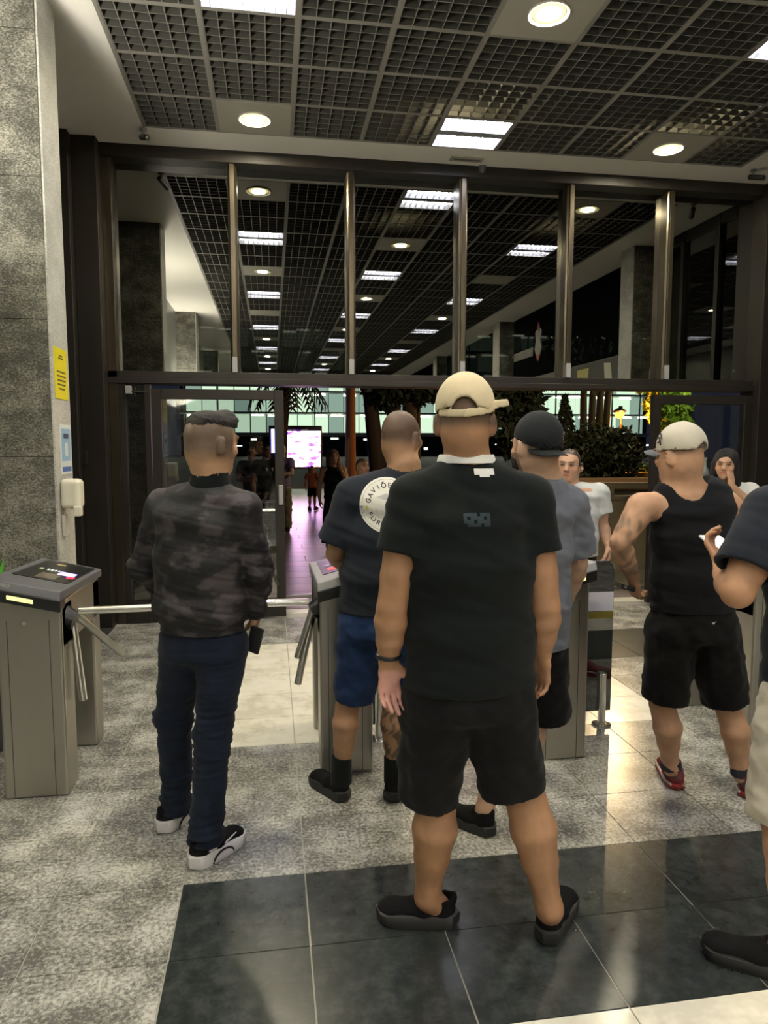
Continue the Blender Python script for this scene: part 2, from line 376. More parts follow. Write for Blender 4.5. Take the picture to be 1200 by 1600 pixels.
# side glazing between pillar and glass wall: bronze posts and panes
def sideglaze(nm, x, s_):
    p = structroot(nm, (x, 5.6, 0))
    for y0, y1 in ((4.72, 4.80), (5.30, 5.36), (5.98, 6.05)):
        MB().box(x-.05, x+.06, y0, y1, 0, HC).obj('post', M_BRONZE, p, bevel=.004)
    for z0, z1 in ((0, .12), (2.15, 2.27), (HC-.12, HC)):
        MB().box(x-.04, x+.05, 4.8, 6.35, z0, z1).obj('rail', M_BRONZE, p, bevel=.004)
    for y0, y1 in ((4.8, 5.3), (5.36, 5.98), (6.05, 6.34)):
        for z0, z1 in ((.12, 2.15), (2.27, HC-.12)):
            MB().box(x-.004, x+.004, y0, y1, z0, z1).obj('pane', M_GLASSS, p)
    return p
sideglaze('window_1', XL+.02, 1); sideglaze('window_2', XR-.02, -1)
MB().box(XL-1.6, XL-1.5, 4.3, 7, 0, HC).obj('wall_beyond_left', M_DARKW)['kind'] = 'structure'
MB().box(XR+1.5, XR+1.6, 4.3, 7, 0, HC).obj('wall_beyond_right', M_DARKW)['kind'] = 'structure'

# front glass wall ---------------------------------------------------------
fw = structroot('wall_front', (1.6, YG, 0))
YF = 6.62
MB().box(-1.82, -1.62, 6.34, 6.60, 0, HC).obj('corner_post', M_BRONZE, fw, bevel=.006)
MB().box(-1.62, -1.42, 6.44, 6.80, 0, HC).obj('corner_post', M_BRONZE, fw, bevel=.006)
MB().box(-1.42, -1.34, 6.60, 6.80, 0, HC).obj('jamb_post', M_BRONZE2, fw, bevel=.004)
MB().box(4.86, 5.1, 6.5, 6.80, 0, HC).obj('corner_post', M_BRONZE, fw, bevel=.006)
MB().box(-1.42, 5.0, 6.56, 6.80, HC-.105, HC).obj('head_rail', M_BRONZE, fw, bevel=.005)
MB().box(-1.42, 5.0, 6.58, 6.82, 2.175, 2.225).obj('transom', M_BRONZE, fw, bevel=.004)
MB().box(-1.42, 5.0, 6.60, 6.82, 2.225, 2.285).obj('transom_rail', M_BRONZE, fw, bevel=.004)
mulx = [(-.36,-.275), (.698,.787), (1.737,1.861), (2.775,2.945), (3.81,3.981)]
for a, b in mulx:
    c = (a+b)/2
    MB().prism([(c-.022,6.585),(c+.022,6.585),(c+.022,6.61),(c+.040,6.62),(c+.042,6.80),(c-.042,6.80),(c-.040,6.62),(c-.022,6.61)], 'z', 2.285, HC+.0).obj('mullion', M_BRONZE2, fw, bevel=.003)
    MB().box(c-.024, c+.020, 6.575, 6.60, 2.285, 2.42).obj('bracket', M_GREYL, fw)
xs = [-1.34]+[(a+b)/2 for a, b in mulx]+[4.86]
for i in range(6):
    MB().box(xs[i]+(0 if i == 0 else .035), xs[i+1]-(0 if i == 5 else .035), YG-.004, YG+.004, 2.285, HC-.105).obj('pane', M_GLASST, fw)

def leaf(nm, x0, x1, z1, y, handle, dark=False):
    d = structroot(nm, ((x0+x1)/2, y, 0))
    w_ = .085
    MB().box(x0, x0+w_, y-.03, y+.03, 0.02, z1).obj('stile', M_BRONZE, d, bevel=.004)
    MB().box(x1-w_, x1, y-.03, y+.03, 0.02, z1).obj('stile', M_BRONZE, d, bevel=.004)
    MB().box(x0+w_, x1-w_, y-.03, y+.03, z1-.09, z1).obj('top_rail', M_BRONZE, d, bevel=.004)
    MB().box(x0+w_, x1-w_, y-.03, y+.03, 0.02, .19).obj('bottom_rail', M_BRONZE, d, bevel=.004)
    MB().box(x0+w_, x1-w_, y-.004, y+.004, .19, z1-.09).obj('pane', M_GLASSD, d)
    if handle:
        MB().tube([(x0+w_+.02, y-.06, 1.03), (x1-w_-.005, y-.06, 1.03)], .016, 10).obj('push_bar', M_CHROME, d, True)
        MB().box(x1-.055, x1-.015, y-.075, y-.03, 1.08, 1.26).obj('lock_plate', M_GREYL, d, bevel=.004)
        MB().tube([(x1-w_+.01, y-.03, .33), (x1-w_+.01, y-.07, .33), (x1-w_-.02, y-.07, .40)], .012, 8).obj('floor_bolt', M_STEELD, d)
    return d
leaf('door_1', -1.06, .11, 2.13, 6.62, True)
leaf('door_2', 3.77, 4.86, 2.13, 6.62, False)
# narrow fixed light left of the left leaf, with the closer
sp = structroot('window_3', (-1.22, 6.66, 0))
MB().box(-1.34, -1.28, 6.6, 6.7, 0, 2.175).obj('stile', M_BRONZE, sp, bevel=.004)
MB().box(-1.12, -1.07, 6.6, 6.7, 0, 2.175).obj('stile', M_BRONZE, sp, bevel=.004)
MB().box(-1.28, -1.12, 6.6, 6.7, 0, .2).obj('bottom_rail', M_BRONZE, sp)
MB().box(-1.28, -1.12, 6.65, 6.658, .2, 2.175).obj('pane', M_GLASSS, sp)
t = thing('door_closer', (-1.2, 6.55, 2.12), 'small grey door closer with a slim arm above the left door', 'door closer')
MB().box(-1.27, -1.22, 6.54, 6.6, 2.08, 2.15).obj('closer_body', M_GREYL, t, bevel=.004); MB().tube([(-1.22, 6.56, 2.10), (-1.08, 6.55, 2.10)], .008, 8).obj('arm', M_CHROME, t)
MB().box(-1.82, -1.42, 6.0, 6.58, 0.0, .012).obj('floor_mat', mat('mat_charcoal', (.03,.03,.03), .95, bump=.6, bscale=250), None, bevel=.003)
tag(bpy.data.objects['floor_mat'], 'charcoal entrance mat in the corner beneath the dark bronze posts', 'mat')
MB().box(-1.7, -1.58, 6.42, 6.46, 1.46, 1.58).obj('intercom', M_BLACKP, None, bevel=.006)
tag(bpy.data.objects['intercom'], 'small black box on the dark bronze corner post', 'intercom')

# things on the pillar's honed side ------------------------------------------
XP = -1.245
t = thing('yellow_notice', (XP, 4.5, 2.05), 'yellow paper notice taped to the honed side of the granite pillar', 'sign')
MB().box(XP, XP+.003, 4.40, 4.66, 1.90, 2.20).obj('paper', mat('paper_yellow', (.80,.70,.02), .4), t)
for q, (z, w_) in enumerate(((2.155,.07),(2.14,.10),(2.06,.18),(2.035,.18),(2.01,.17),(1.985,.16),(1.96,.12))):
    MB().box(XP+.0031, XP+.0036, 4.53-w_/2, 4.53+w_/2, z-.005, z+.005).obj('text_line', mat('ink_dark', (.12,.10,.03), .6), t)
t = thing('blue_notice', (XP, 4.55, 1.6), 'pale blue and white notice taped below the yellow one', 'sign')
MB().box(XP, XP+.003, 4.46, 4.68, 1.45, 1.75).obj('paper', mat('paper_white', (.72,.76,.78), .4), t)
MB().box(XP+.003, XP+.0036, 4.475, 4.665, 1.53, 1.725).obj('blue_field', mat('paper_blue', (.28,.47,.68), .4), t)
MB().box(XP+.003, XP+.0036, 4.475, 4.665, 1.465, 1.495).obj('blue_band', mat('paper_navy', (.07,.16,.45), .4), t)
MB().box(XP+.0037, XP+.0042, 4.52, 4.62, 1.665, 1.695).obj('text_line', mat('ink_navy', (.03,.05,.12), .6), t)
MB().box(XP+.0037, XP+.0042, 4.545, 4.60, 1.56, 1.64).obj('figure', MATS['paper_white'], t)
t = thing('soap_dispenser', (XP, 4.45, 1.33), 'cream plastic gel dispenser on the side of the granite pillar', 'dispenser')
MB().box(XP, XP+.115, 4.40, 4.52, 1.245, 1.425).obj('dispenser_body', M_WHITEP, t, bevel=.03, seg=5)
MB().box(XP+.075, XP+.12, 4.385, 4.44, 1.205, 1.265).obj('lever', M_WHITEP, t, bevel=.008)
MB().box(XP, XP+.02, 4.42, 4.50, 1.08, 1.21).obj('drip_tray', mat('tray_grey', (.5,.48,.44), .4), t, bevel=.006)
t = thing('leafy_plant', (-1.32, 4.0, .9), 'green leafy plant tip behind the left turnstile', 'plant')
s = MB()
MB().lathe([(.08,0),(.10,.30),(.105,.62),(.09,.63)], (-1.50, 3.95, 0), 16).obj('pot', M_GREYP, t, True)
for i in range(26):
    a = random.uniform(0, 6.28); L_ = random.uniform(.12, .26); c = np.array([-1.50, 3.95, .62]); e = c+np.array([math.cos(a)*L_, math.sin(a)*L_*.8, random.uniform(.10, .40)])
    d = (e-c)/np.linalg.norm(e-c); p = np.cross(d, (0,0,1)); p /= np.linalg.norm(p); m_ = (c+e)/2+np.array([0,0,.05])
    MB().add([c, m_-p*.035, e, m_+p*.035, m_-np.array([0,0,.004])], [(0,1,4),(1,2,4),(2,3,4),(3,0,4)]).obj('leaf', mat('leaf_green', (.08,.32,.03), .4), t)

# ---------------------------------------------------------------- turnstiles
def turnstile(x0, x1, y0, side, label, arms, lidm, face=True, brand=None, red=False):
    """side=+1: passage on the +x side"""
    xc = (x0+x1)/2
    t = thing('turnstile', (xc, y0+.35, 0), label, 'turnstile', 'steel turnstiles')
    zl = .925; zh = zl+.065                              # lid edges: passage side low, other high
    zA, zB = (zh, zl) if side > 0 else (zl, zh)          # at x0, x1
    def zz(x): return zA+(zB-zA)*(x-x0)/(x1-x0)
    # legs
    MB().hexa([(x0,y0,0),(x1,y0,0),(x1,y0+.17,0),(x0,y0+.17,0),(x0,y0,zA-.02),(x1,y0,zB-.02),(x1,y0+.17,zB-.02),(x0,y0+.17,zA-.02)]).obj('front_post', M_STEEL, t, bevel=.012, seg=3)
    fp = [c for c in t.children][-1]
    for q in (.16, .80): MB().box(x0+(x1-x0)*q-.0015, x0+(x1-x0)*q+.0015, y0-.0012, y0+.004, .01, min(zA, zB)-.09).obj('seam', M_STEELD, fp)
    MB().hexa([(x0,y0+.56,0),(x1,y0+.56,0),(x1,y0+.70,0),(x0,y0+.70,0),(x0,y0+.56,zA-.02),(x1,y0+.56,zB-.02),(x1,y0+.70,zB-.02),(x0,y0+.70,zA-.02)]).obj('rear_post', M_STEEL, t, bevel=.012, seg=3)
    MB().hexa([(x0,y0+.005,.70),(x1,y0+.005,.70),(x1,y0+.695,.70),(x0,y0+.695,.70),(x0,y0+.005,zA-.01),(x1,y0+.005,zB-.01),(x1,y0+.695,zB-.01),(x0,y0+.695,zA-.01)]).obj('housing', M_STEEL, t, bevel=.008)
    # lid: black front band with grey top, overhanging
    yf, yb = y0-.06, y0+.72; e = .012
    xa, xb = x0-e, x1+e; za, zb = zz(xa), zz(xb)
    MB().hexa([(xa,yf,za-.045),(xb,yf,zb-.045),(xb,y0+.02,zb-.035),(xa,y0+.02,za-.035),(xa,yf+.004,za+.012),(xb,yf+.004,zb+.012),(xb,y0+.02,zb+.02),(xa,y0+.02,za+.02)]).obj('lid_lip', M_BLACKP, t, bevel=.006)
    lid = MB().hexa([(xa,yf+.002,za+.008),(xb,yf+.002,zb+.008),(xb,yb,zb-.02),(xa,yb,za-.02),(xa,yf+.02,za+.05),(xb,yf+.02,zb+.05),(xb,yb,zb+.02),(xa,yb,za+.02)]).obj('lid', lidm, t, bevel=.006)
    def top(u, v):  # point on the lid's top, u over x, v over y
        x = xa+(xb-xa)*u; y = yf+.02+(yb-yf-.02)*v
        return np.array([x, y, zz(x)+.05-.03*v+.0005])
    def patch(nm, u0, u1, v0, v1, m, h=.003, par=lid):
        a, b, c, d = top(u0,v0), top(u1,v0), top(u1,v1), top(u0,v1); up = np.array([0,0,h])
        return MB().hexa([a,b,c,d,a+up,b+up,c+up,d+up]).obj(nm, m, par)
    patch('glass_panel', .14, .93, .24, .93, M_BLACKP)
    sc = (lambda u: u) if side > 0 else (lambda u: 1-u)
    def P2(nm, u0, u1, v0, v1, m, h): patch(nm, *sorted((sc(u0), sc(u1))), v0, v1, m, h)
    if not red:
        P2('display', .62, .86, .47, .58, emit('display_violet', (.42,.30,1.0), 1.6), .0045)
        P2('red_mark', .80, .90, .40, .46, emit('mark_red', (1,.06,.10), .9), .0045)
        for q in range(4): P2('icon', .40+q*.055, .43+q*.055, .56, .60, emit('icon_white', (.8,.85,.75), .6), .0045)
        P2('green_lamp', .28, .33, .56, .60, emit('icon_green', (.45,.6,.2), .5), .0045)
        P2('card_window', .42, .70, .28, .46, mat('card_window', (.14,.12,.09), .2), .0042)
        P2('stripe', .38, .52, .80, .84, mat('stripe_ochre', (.45,.38,.16), .4), .0045)
    else:
        P2('red_arrow', .55, .74, .36, .44, emit('arrow_red', (1,.05,.05), 2.5), .0045)
        P2('status_lamp', .22, .30, .56, .62, emit('lamp_white', (.8,1,.7), 3.0), .0045)
        P2('card_window', .60, .78, .55, .62, mat('card_window2', (.08,.08,.10), .2), .0045)
    # lamp slot in the lip
    a = x0+.07 if side > 0 else x0+.10
    MB().hexa([(a,yf-.003,zz(a)-.026),(a+.11,yf-.003,zz(a+.11)-.026),(a+.11,yf+.004,zz(a+.11)-.026),(a,yf+.004,zz(a)-.026),
               (a,yf-.003,zz(a)-.006),(a+.11,yf-.003,zz(a+.11)-.006),(a+.11,yf+.004,zz(a+.11)-.006),(a,yf+.004,zz(a)-.006)]).obj('status_light', emit('status_cream', (1.0,.90,.36), .62), t, bevel=.004)
    MB().tube([(a+.05, y0-.006, .825), (a+.05, y0+.002, .825)], .010, 12).obj('keyhole', M_CHROME, t, True)
    if brand:
        ang = math.atan2(zB-zA, x1-x0)
        mt = Matrix.Translation((x0+.045, yf+.012, zz(x0+.045)+.032))@Matrix.Rotation(-ang, 4, 'Y')@Matrix.Rotation(math.radians(66), 4, 'X')
        textmesh('lettering', brand, .022, M_GREYL, mt, lid)
    # rotor with three arms
    if arms:
        xh = x1 if side > 0 else x0; yh = y0+.10; zh_ = .86
        hub = MB().tube([(xh-side*.03, yh, zh_-.03), (xh+side*.035, yh-.01, zh_-.055)], .05, 16, rr=[.058, .042]).obj('rotor_hub', M_BLACKP, t, True)
        h0 = np.array([xh+side*.015, yh, zh_-.01])
        for (dx, dy, dz), m in arms:
            e_ = h0+np.array([dx, dy, dz]); q = h0+(e_-h0)*.06
            MB().tube([q, e_], .0185, 14).obj('arm', m, t, True, bevel=.002)
    return t
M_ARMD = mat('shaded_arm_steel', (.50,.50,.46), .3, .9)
turnstile(-1.235, -.955, 3.33, 1, 'steel turnstile with violet display and dark grey lid beside the granite pillar',
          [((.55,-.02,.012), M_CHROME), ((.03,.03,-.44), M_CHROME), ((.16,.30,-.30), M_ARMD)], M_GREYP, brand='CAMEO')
turnstile(.215, .475, 3.35, -1, 'steel turnstile with a red arrow lamp beside the man in blue shorts',
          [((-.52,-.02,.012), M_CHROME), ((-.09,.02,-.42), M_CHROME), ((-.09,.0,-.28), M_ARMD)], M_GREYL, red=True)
turnstile(1.33, 1.59, 3.33, -1, 'steel turnstile between the grey shirt and the glass barrier', [], M_GREYL)
turnstile(2.55, 2.83, 3.36, -1, 'steel turnstile at the right edge behind the man in the navy shirt', [], M_GREYL)
def barrier(x0, x1, y, label, px_):
    t = thing('glass_barrier', ((x0+x1)/2, y, 0), label, 'barrier', 'glass passage barriers')
    r = .05; pts = [(x0,.08),(x1,.08),(x1,.96-r)]+[(x1-r+r*math.cos(a), .96-r+r*math.sin(a)) for a in np.linspace(0, math.pi/2, 7)]+[(x0,.96)]
    MB().prism(pts, 'y', y-.008, y+.008).obj('panel', M_GLASSG, t, bevel=.002)
    MB().tube([(x0+.0, y, .964), (x1-.05, y, .964), (x1-.02, y, .957), (x1-.003, y, .94), (x1+.002, y, .90)], .004, 8).obj('edge_trim', M_CHROME, t, True)
    if x1-x0 > .12: MB().box(x0, x1-.003, y-.011, y-.0085, .675, .785).obj('label', mat('label_lilac', (.62,.62,.72), .5), t)
    if x1-x0 > .12: MB().box(x0, x1-.003, y-.011, y-.0085, .63, .67).obj('yellow_stripe', mat('stripe_yellow', (.22,.18,.02), .5), t)
    MB().tube([(px_, y-.02, .0), (px_, y-.02, .31)], .022, 16).obj('stub_post', M_CHROME, t, True, bevel=.004)
    MB().lathe([(.055,0),(.055,.008),(.03,.014)], (px_, y-.02, 0), 24).obj('floor_flange', M_CHROME, t, True)
    return t
barrier(1.60, 1.935, 3.75, 'smoked glass barrier with a lilac label right of the third turnstile', 1.875)
barrier(.485, .545, 3.75, 'narrow smoked glass barrier behind the legs of the man in blue shorts', .56)

# added fill lamps, unseen behind the camera, to brighten soffit and people
for (x, sd) in ((XL, 1),):
    for i, y in enumerate((2.9, -.6)):
        t = thing('wall_uplighter', (x+sd*.08, y, 2.35), ['half-round wall uplighter near the granite pillar behind the camera', 'half-round wall uplighter deep in the hall behind the camera'][i], 'wall light')
        MB().lathe([(.03,-.10),(.11,0),(.12,.03),(.10,.03)], (x+sd*.14, y, 2.35), 14).obj('bowl', M_GREYL, t, True)
        ld = bpy.data.lights.new('uplighter_light', 'AREA'); ld.shape = 'DISK'; ld.size = .5; ld.energy = 65; ld.color = (1,.93,.80)
        o = bpy.data.objects.new('uplighter_light', ld); COL.objects.link(o); o.location = (x+sd*.16, y, 2.42); o.rotation_euler = (0, math.pi-sd*.35, 0)

# ---------------------------------------------------------------- implicit surfaces for bodies and clothes
def V3(*a): return np.array(a, float)
def unit(v): v = np.asarray(v, float); return v/(np.linalg.norm(v)+1e-9)
class SDF:
    def __init__(s, h): s.h = h; s.p = []; s.pl = []
    def cone(s, a, b, ra, rb, k=.02, side=None, sub=False, flat=(0,0), cap=None):
        """elliptic tapering capsule; ra, rb = (side radius, depth radius); flat cuts an end square"""
        a = np.asarray(a, float); b = np.asarray(b, float)
        ra = (ra, ra) if np.isscalar(ra) else ra; rb = (rb, rb) if np.isscalar(rb) else rb
        L = np.linalg.norm(b-a)+1e-6; n = (b-a)/L
        sd = np.asarray(side if side is not None else (1,0,0.), float); sd = sd-n*(sd@n)
        if np.linalg.norm(sd) < .1: sd = np.cross(n, (0,1,.1))
        sd = unit(sd); dp = np.cross(sd, n); R_ = max(*ra, *rb); lo = np.minimum(a, b)-R_; hi = np.maximum(a, b)+R_
        capr = cap or min(*ra, *rb)
        def f(X):
            q = X-a; z = q@n; t = np.clip(z/L, 0, 1); u = q@sd; v = q@dp; zz = z-t*L
            r1 = ra[0]+(rb[0]-ra[0])*t; r2 = ra[1]+(rb[1]-ra[1])*t
            k0 = np.sqrt((u/r1)**2+(v/r2)**2+(zz/capr)**2); k1 = np.sqrt((u/r1**2)**2+(v/r2**2)**2+(zz/capr**2)**2)+1e-6
            d = np.where(k0 < .12, -np.minimum(r1, r2)*.9, k0*(k0-1)/k1)
            if flat[0]: d = np.maximum(d, -z)
            if flat[1]: d = np.maximum(d, z-L)
            return d
        s.p.append((f, lo, hi, k, sub)); return s
    def ell(s, c, r, ax=None, k=.02, sub=False):
        c = np.asarray(c, float); r = np.asarray(r, float); A = np.eye(3) if ax is None else np.array(ax)  # rows = axes
        ext = np.sqrt(((A*r[:, None])**2).sum(0)); lo = c-ext; hi = c+ext
        def f(X):
            q = (X-c)@A.T; k0 = np.sqrt(((q/r)**2).sum(-1)); k1 = np.sqrt(((q/r**2)**2).sum(-1))+1e-6
            return np.where(k0 < .1, -r.min(), k0*(k0-1)/k1)
        s.p.append((f, lo, hi, k, sub)); return s
    def plane(s, p, n): s.pl.append((np.asarray(p, float), unit(n))); return s    # keeps the side opposite to n
    def build(s):
        h = s.h; lo = np.min([p[1] for p in s.p if not p[4]], 0)-3*h-.01; hi = np.max([p[2] for p in s.p if not p[4]], 0)+3*h+.01
        n = np.ceil((hi-lo)/h).astype(int)+1; D = np.full(n, .2, np.float32)
        ax = [lo[i]+h*np.arange(n[i]) for i in range(3)]
        for f, a, b, k, sub in s.p:
            i0 = np.clip(np.floor((a-k-2*h-lo)/h).astype(int), 0, n); i1 = np.clip(np.ceil((b+k+2*h-lo)/h).astype(int)+1, 0, n)
            if (i1 <= i0).any(): continue
            X = np.stack(np.meshgrid(*[ax[i][i0[i]:i1[i]] for i in range(3)], indexing='ij'), -1)
            d = f(X); sl = tuple(slice(i0[i], i1[i]) for i in range(3)); o = D[sl]
            if sub: d = -d; hh = np.maximum(k-np.abs(o-d), 0)/k; D[sl] = np.maximum(o, d)+hh*hh*k/4
            else: hh = np.maximum(k-np.abs(o-d), 0)/k; D[sl] = np.minimum(o, d)-hh*hh*k/4
        for p, nn in s.pl:
            pd = ((ax[0]-p[0])*nn[0])[:, None, None]+((ax[1]-p[1])*nn[1])[None, :, None]+((ax[2]-p[2])*nn[2])[None, None, :]
            D = np.maximum(D, pd)
        return nets(D, lo, h)
def nets(D, lo, h):
    S = D < 0; nx, ny, nz = D.shape
    cnt = np.zeros((nx-1, ny-1, nz-1), np.int8)
    cs = [(i, j, k) for i in (0,1) for j in (0,1) for k in (0,1)]
    for i, j, k in cs: cnt += S[i:nx-1+i, j:ny-1+j, k:nz-1+k]
    act = np.argwhere((cnt > 0) & (cnt < 8))
    ID = np.full(cnt.shape, -1, np.int64); ID[tuple(act.T)] = np.arange(len(act))
    P = np.zeros((len(act), 3)); W = np.zeros(len(act))
    vals = {c: D[act[:,0]+c[0], act[:,1]+c[1], act[:,2]+c[2]] for c in cs}
    for c in cs:
        for a in range(3):
            if c[a] == 0:
                e = list(c); e[a] = 1; e = tuple(e); va, vb = vals[c], vals[e]; m = (va < 0) != (vb < 0)
                t = np.where(m, va/np.where(m, va-vb, 1), 0); q = np.tile(np.array(c, float), (len(act), 1)); q[:, a] += t
                P[m] += q[m]; W[m] += 1
    P = lo+h*(act+P/W[:, None]); F = []
    for a in range(3):
        b, c = (a+1) % 3, (a+2) % 3
        sl0 = [slice(None)]*3; sl1 = [slice(None)]*3; sl0[a] = slice(0, -1); sl1[a] = slice(1, None)
        for q in (b, c): sl0[q] = slice(1, -1); sl1[q] = slice(1, -1)
        A, B = S[tuple(sl0)], S[tuple(sl1)]; e = np.argwhere(A != B)
        if not len(e): continue
        e2 = e.copy(); e2[:, b] += 1; e2[:, c] += 1
        def g(db, dc):
            q = e2.copy(); q[:, b] -= db; q[:, c] -= dc; return ID[tuple(q.T)]
        f = np.stack([g(1,1), g(0,1), g(0,0), g(1,0)], 1); flip = ~A[tuple(e.T)]
        f[flip] = f[flip][:, ::-1]; F.append(f)
    return P, np.concatenate(F)
def vnormals(P, F):
    n = np.cross(P[F[:,2]]-P[F[:,0]], P[F[:,3]]-P[F[:,1]]); N = np.zeros_like(P)
    for i in range(4): np.add.at(N, F[:,i], n)
    return N/(np.linalg.norm(N, axis=1, keepdims=True)+1e-9)
def wob(P, f, seed=0):
    """smooth pseudo-noise in about -1..1 from warped sines"""
    r = np.random.default_rng(seed); o = np.zeros(len(P)); X = P*np.asarray(f, float)
    for i in range(5):
        a = r.normal(size=3); a /= np.linalg.norm(a); b = r.normal(size=3); b /= np.linalg.norm(b)
        o += np.sin(X@a*(1+.5*i)+r.uniform(0, 6)+1.6*np.sin(X@b*(.7+.3*i)+r.uniform(0, 6)))
    return o/3.2
def solid(name, sd, m, parent, colf=None, disp=None, smooth=0):
    P, F = sd.build(); N = vnormals(P, F)
    if disp is not None: P = P+N*V3(1,1,.2)*disp(P)[:, None]
    me = bpy.data.meshes.new(name); me.vertices.add(len(P)); me.vertices.foreach_set('co', P.astype(np.float32).ravel())
    me.loops.add(len(F)*4); me.loops.foreach_set('vertex_index', F.astype(np.int32).ravel())
    me.polygons.add(len(F)); me.polygons.foreach_set('loop_start', np.arange(0, len(F)*4, 4, dtype=np.int32))
    me.polygons.foreach_set('loop_total', np.full(len(F), 4, np.int32))
    me.polygons.foreach_set('use_smooth', np.ones(len(F), bool)); me.update(calc_edges=True); me.validate(); me.materials.append(m)
    if colf is not None:
        C = np.ones((len(P), 4), np.float32); C[:, :3] = colf(P, N)
        at_ = me.color_attributes.new('Col', 'FLOAT_COLOR', 'POINT'); at_.data.foreach_set('color', C.ravel())
    return link(name, me, parent)
def sst(x, a, b): t = np.clip((x-a)/(b-a), 0, 1); return t*t*(3-2*t)
def mixc(a, b, t): t = np.asarray(t)[:, None]; return a*(1-t)+np.asarray(b)*t

M_SKIN = mat('skin', (.5,.3,.2), .50, attr=True, var=.07, vscale=30, bump=.08, bscale=220, spec=.35)
def cloth(nm, col, rough=.9, var=.12, vs_=25, bump=.25, bs=420): return mat(nm, col, rough, var=var, vscale=vs_, bump=bump, bscale=bs, spec=.2, sheen=.05)

def frame(yaw, pitch=0, roll=0):
    """yaw: degrees clockwise from +Y; returns right, forward, up"""
    y, p, r = map(math.radians, (yaw, pitch, roll))
    f = V3(math.sin(y)*math.cos(p), math.cos(y)*math.cos(p), math.sin(p)); r0 = V3(math.cos(y), -math.sin(y), 0); u = np.cross(r0, f)
    return r0*math.cos(r)+u*math.sin(r), f, u*math.cos(r)-r0*math.sin(r)
def head(S, c, fr, sz=1.0, neckb=None, neckr=.058, face=True):
    r, f, u = fr; A = [r, f, u]; L = lambda x, y, z: c+(r*x+f*y+u*z)*sz
    S.ell(L(0,-.012,.028), V3(.076,.097,.092)*sz, A, .02); S.ell(L(0,.018,.01), V3(.070,.078,.085)*sz, A, .02)
    S.ell(L(0,.030,-.052), V3(.056,.060,.060)*sz, A, .03); S.ell(L(0,.072,-.088), V3(.026,.020,.020)*sz, A, .025)
    S.ell(L(0,-.045,-.03), V3(.060,.050,.055)*sz, A, .03)
    for q in (-1, 1):
        S.ell(L(q*.086,-.010,-.006), V3(.010,.021,.034)*sz, [unit(r-f*q*.55), unit(f+r*q*.55), u], .004)
        S.ell(L(q*.092,.004,-.002), V3(.006,.009,.018)*sz, A, .004, True)
        if face:
            S.ell(L(q*.046,.066,-.022), V3(.022,.018,.022)*sz, A, .02); S.ell(L(q*.031,.101,.012), V3(.016,.012,.011)*sz, A, .012, True)
            S.ell(L(q*.031,.082,.010), V3(.0135,.0135,.0125)*sz, A, .004); S.ell(L(q*.030,.090,.032), V3(.024,.008,.007)*sz, A, .014)
            S.ell(L(q*.012,.100,-.027), V3(.008,.009,.007)*sz, A, .008)
    if face:
        S.cone(L(0,.088,.014), L(0,.112,-.022), (.008*sz,.008*sz), (.013*sz,.010*sz), .014, r)
        S.ell(L(0,.092,-.050), V3(.024,.008,.0055)*sz, A, .007); S.ell(L(0,.090,-.061), V3(.021,.008,.007)*sz, A, .007)
        S.ell(L(0,.104,-.0555), V3(.022,.007,.0012)*sz, A, .004, True)
    else: S.cone(L(0,.085,.01), L(0,.106,-.02), .008*sz, .012*sz, .012, r)
    if neckb is not None: S.cone(neckb, L(0,-.022,-.055), neckr*1.12, neckr, .04)
def hand(S, w_, d, n, ts, curl=.5, sz=1.0, spread=.10, thumb=.6):
    d = unit(d); n = unit(n-d*(n@d)); ts = unit(ts-d*(ts@d)-n*(ts@n)); P = lambda a, b, c: w_+(d*a+ts*b+n*c)*sz
    S.cone(P(0,0,0), P(.03,.002,0), (.027*sz,.020*sz), (.033*sz,.016*sz), .015, ts)
    S.cone(P(.03,.002,0), P(.085,0,.002), (.033*sz,.015*sz), (.038*sz,.0135*sz), .015, ts)
    S.ell(P(.035,.022,.010), V3(.03,.016,.014)*sz, [d, ts, n], .014)
    for i, (L_, off, r0) in enumerate(((.074,.029,.0092), (.083,.010,.0095), (.077,-.010,.0090), (.060,-.028,.0080))):
        b = P(.088-.004*abs(i-1.2), off, .002); ang = 0; dd = unit(d+ts*spread*(1.5-i)*.5)
        for j, (fr_, aa) in enumerate(((.45,.65), (.30,.95), (.25,.6))):
            ang += curl*aa*(1+.12*i); v = dd*math.cos(ang)+n*math.sin(ang); e = b+v*L_*fr_*sz
            S.cone(b, e, r0*sz*(1-.06*j), r0*sz*(1-.06*(j+1)), .004); b = e
    b = P(.022,.028,.010); v = unit(d*.72+ts*.62*thumb/.6+n*.30)
    for j, (L_, r0, r1) in enumerate(((.042,.0150,.0120), (.032,.0115,.0105), (.026,.0105,.0085))):
        e = b+v*L_*sz; S.cone(b, e, r0*sz, r1*sz, .008); b = e; v = unit(v+d*.18-ts*.16+n*curl*.25)
def limb(S, a, b, prof, k=.03, off=None, side=None):
    """prof: list of (t, rs, rd, bulge)"""
    a = np.asarray(a, float); b = np.asarray(b, float); off = V3(0,0,0) if off is None else np.asarray(off, float); q = None
    for t, rs, rd, bu in prof:
        p = a+(b-a)*t+off*bu
        if q is not None: S.cone(q[0], p, q[1], (rs, rd), k, side)
        q = (p, (rs, rd))
def arm(S, sh, el, wr, sc=1.0, mus=1.0):
    el = np.asarray(el, float); m = mus*sc
    limb(S, sh, el, [(0,.058*m,.058*m,0), (.35,.053*m,.056*m,0), (.7,.046*m,.048*m,0), (1,.040*m,.040*m,0)], .010)
    limb(S, el, wr, [(0,.040*m,.040*m,0), (.25,.045*m,.042*m,0), (.6,.037*m,.034*m,0), (1,.027*sc,.022*sc,0)], .010)
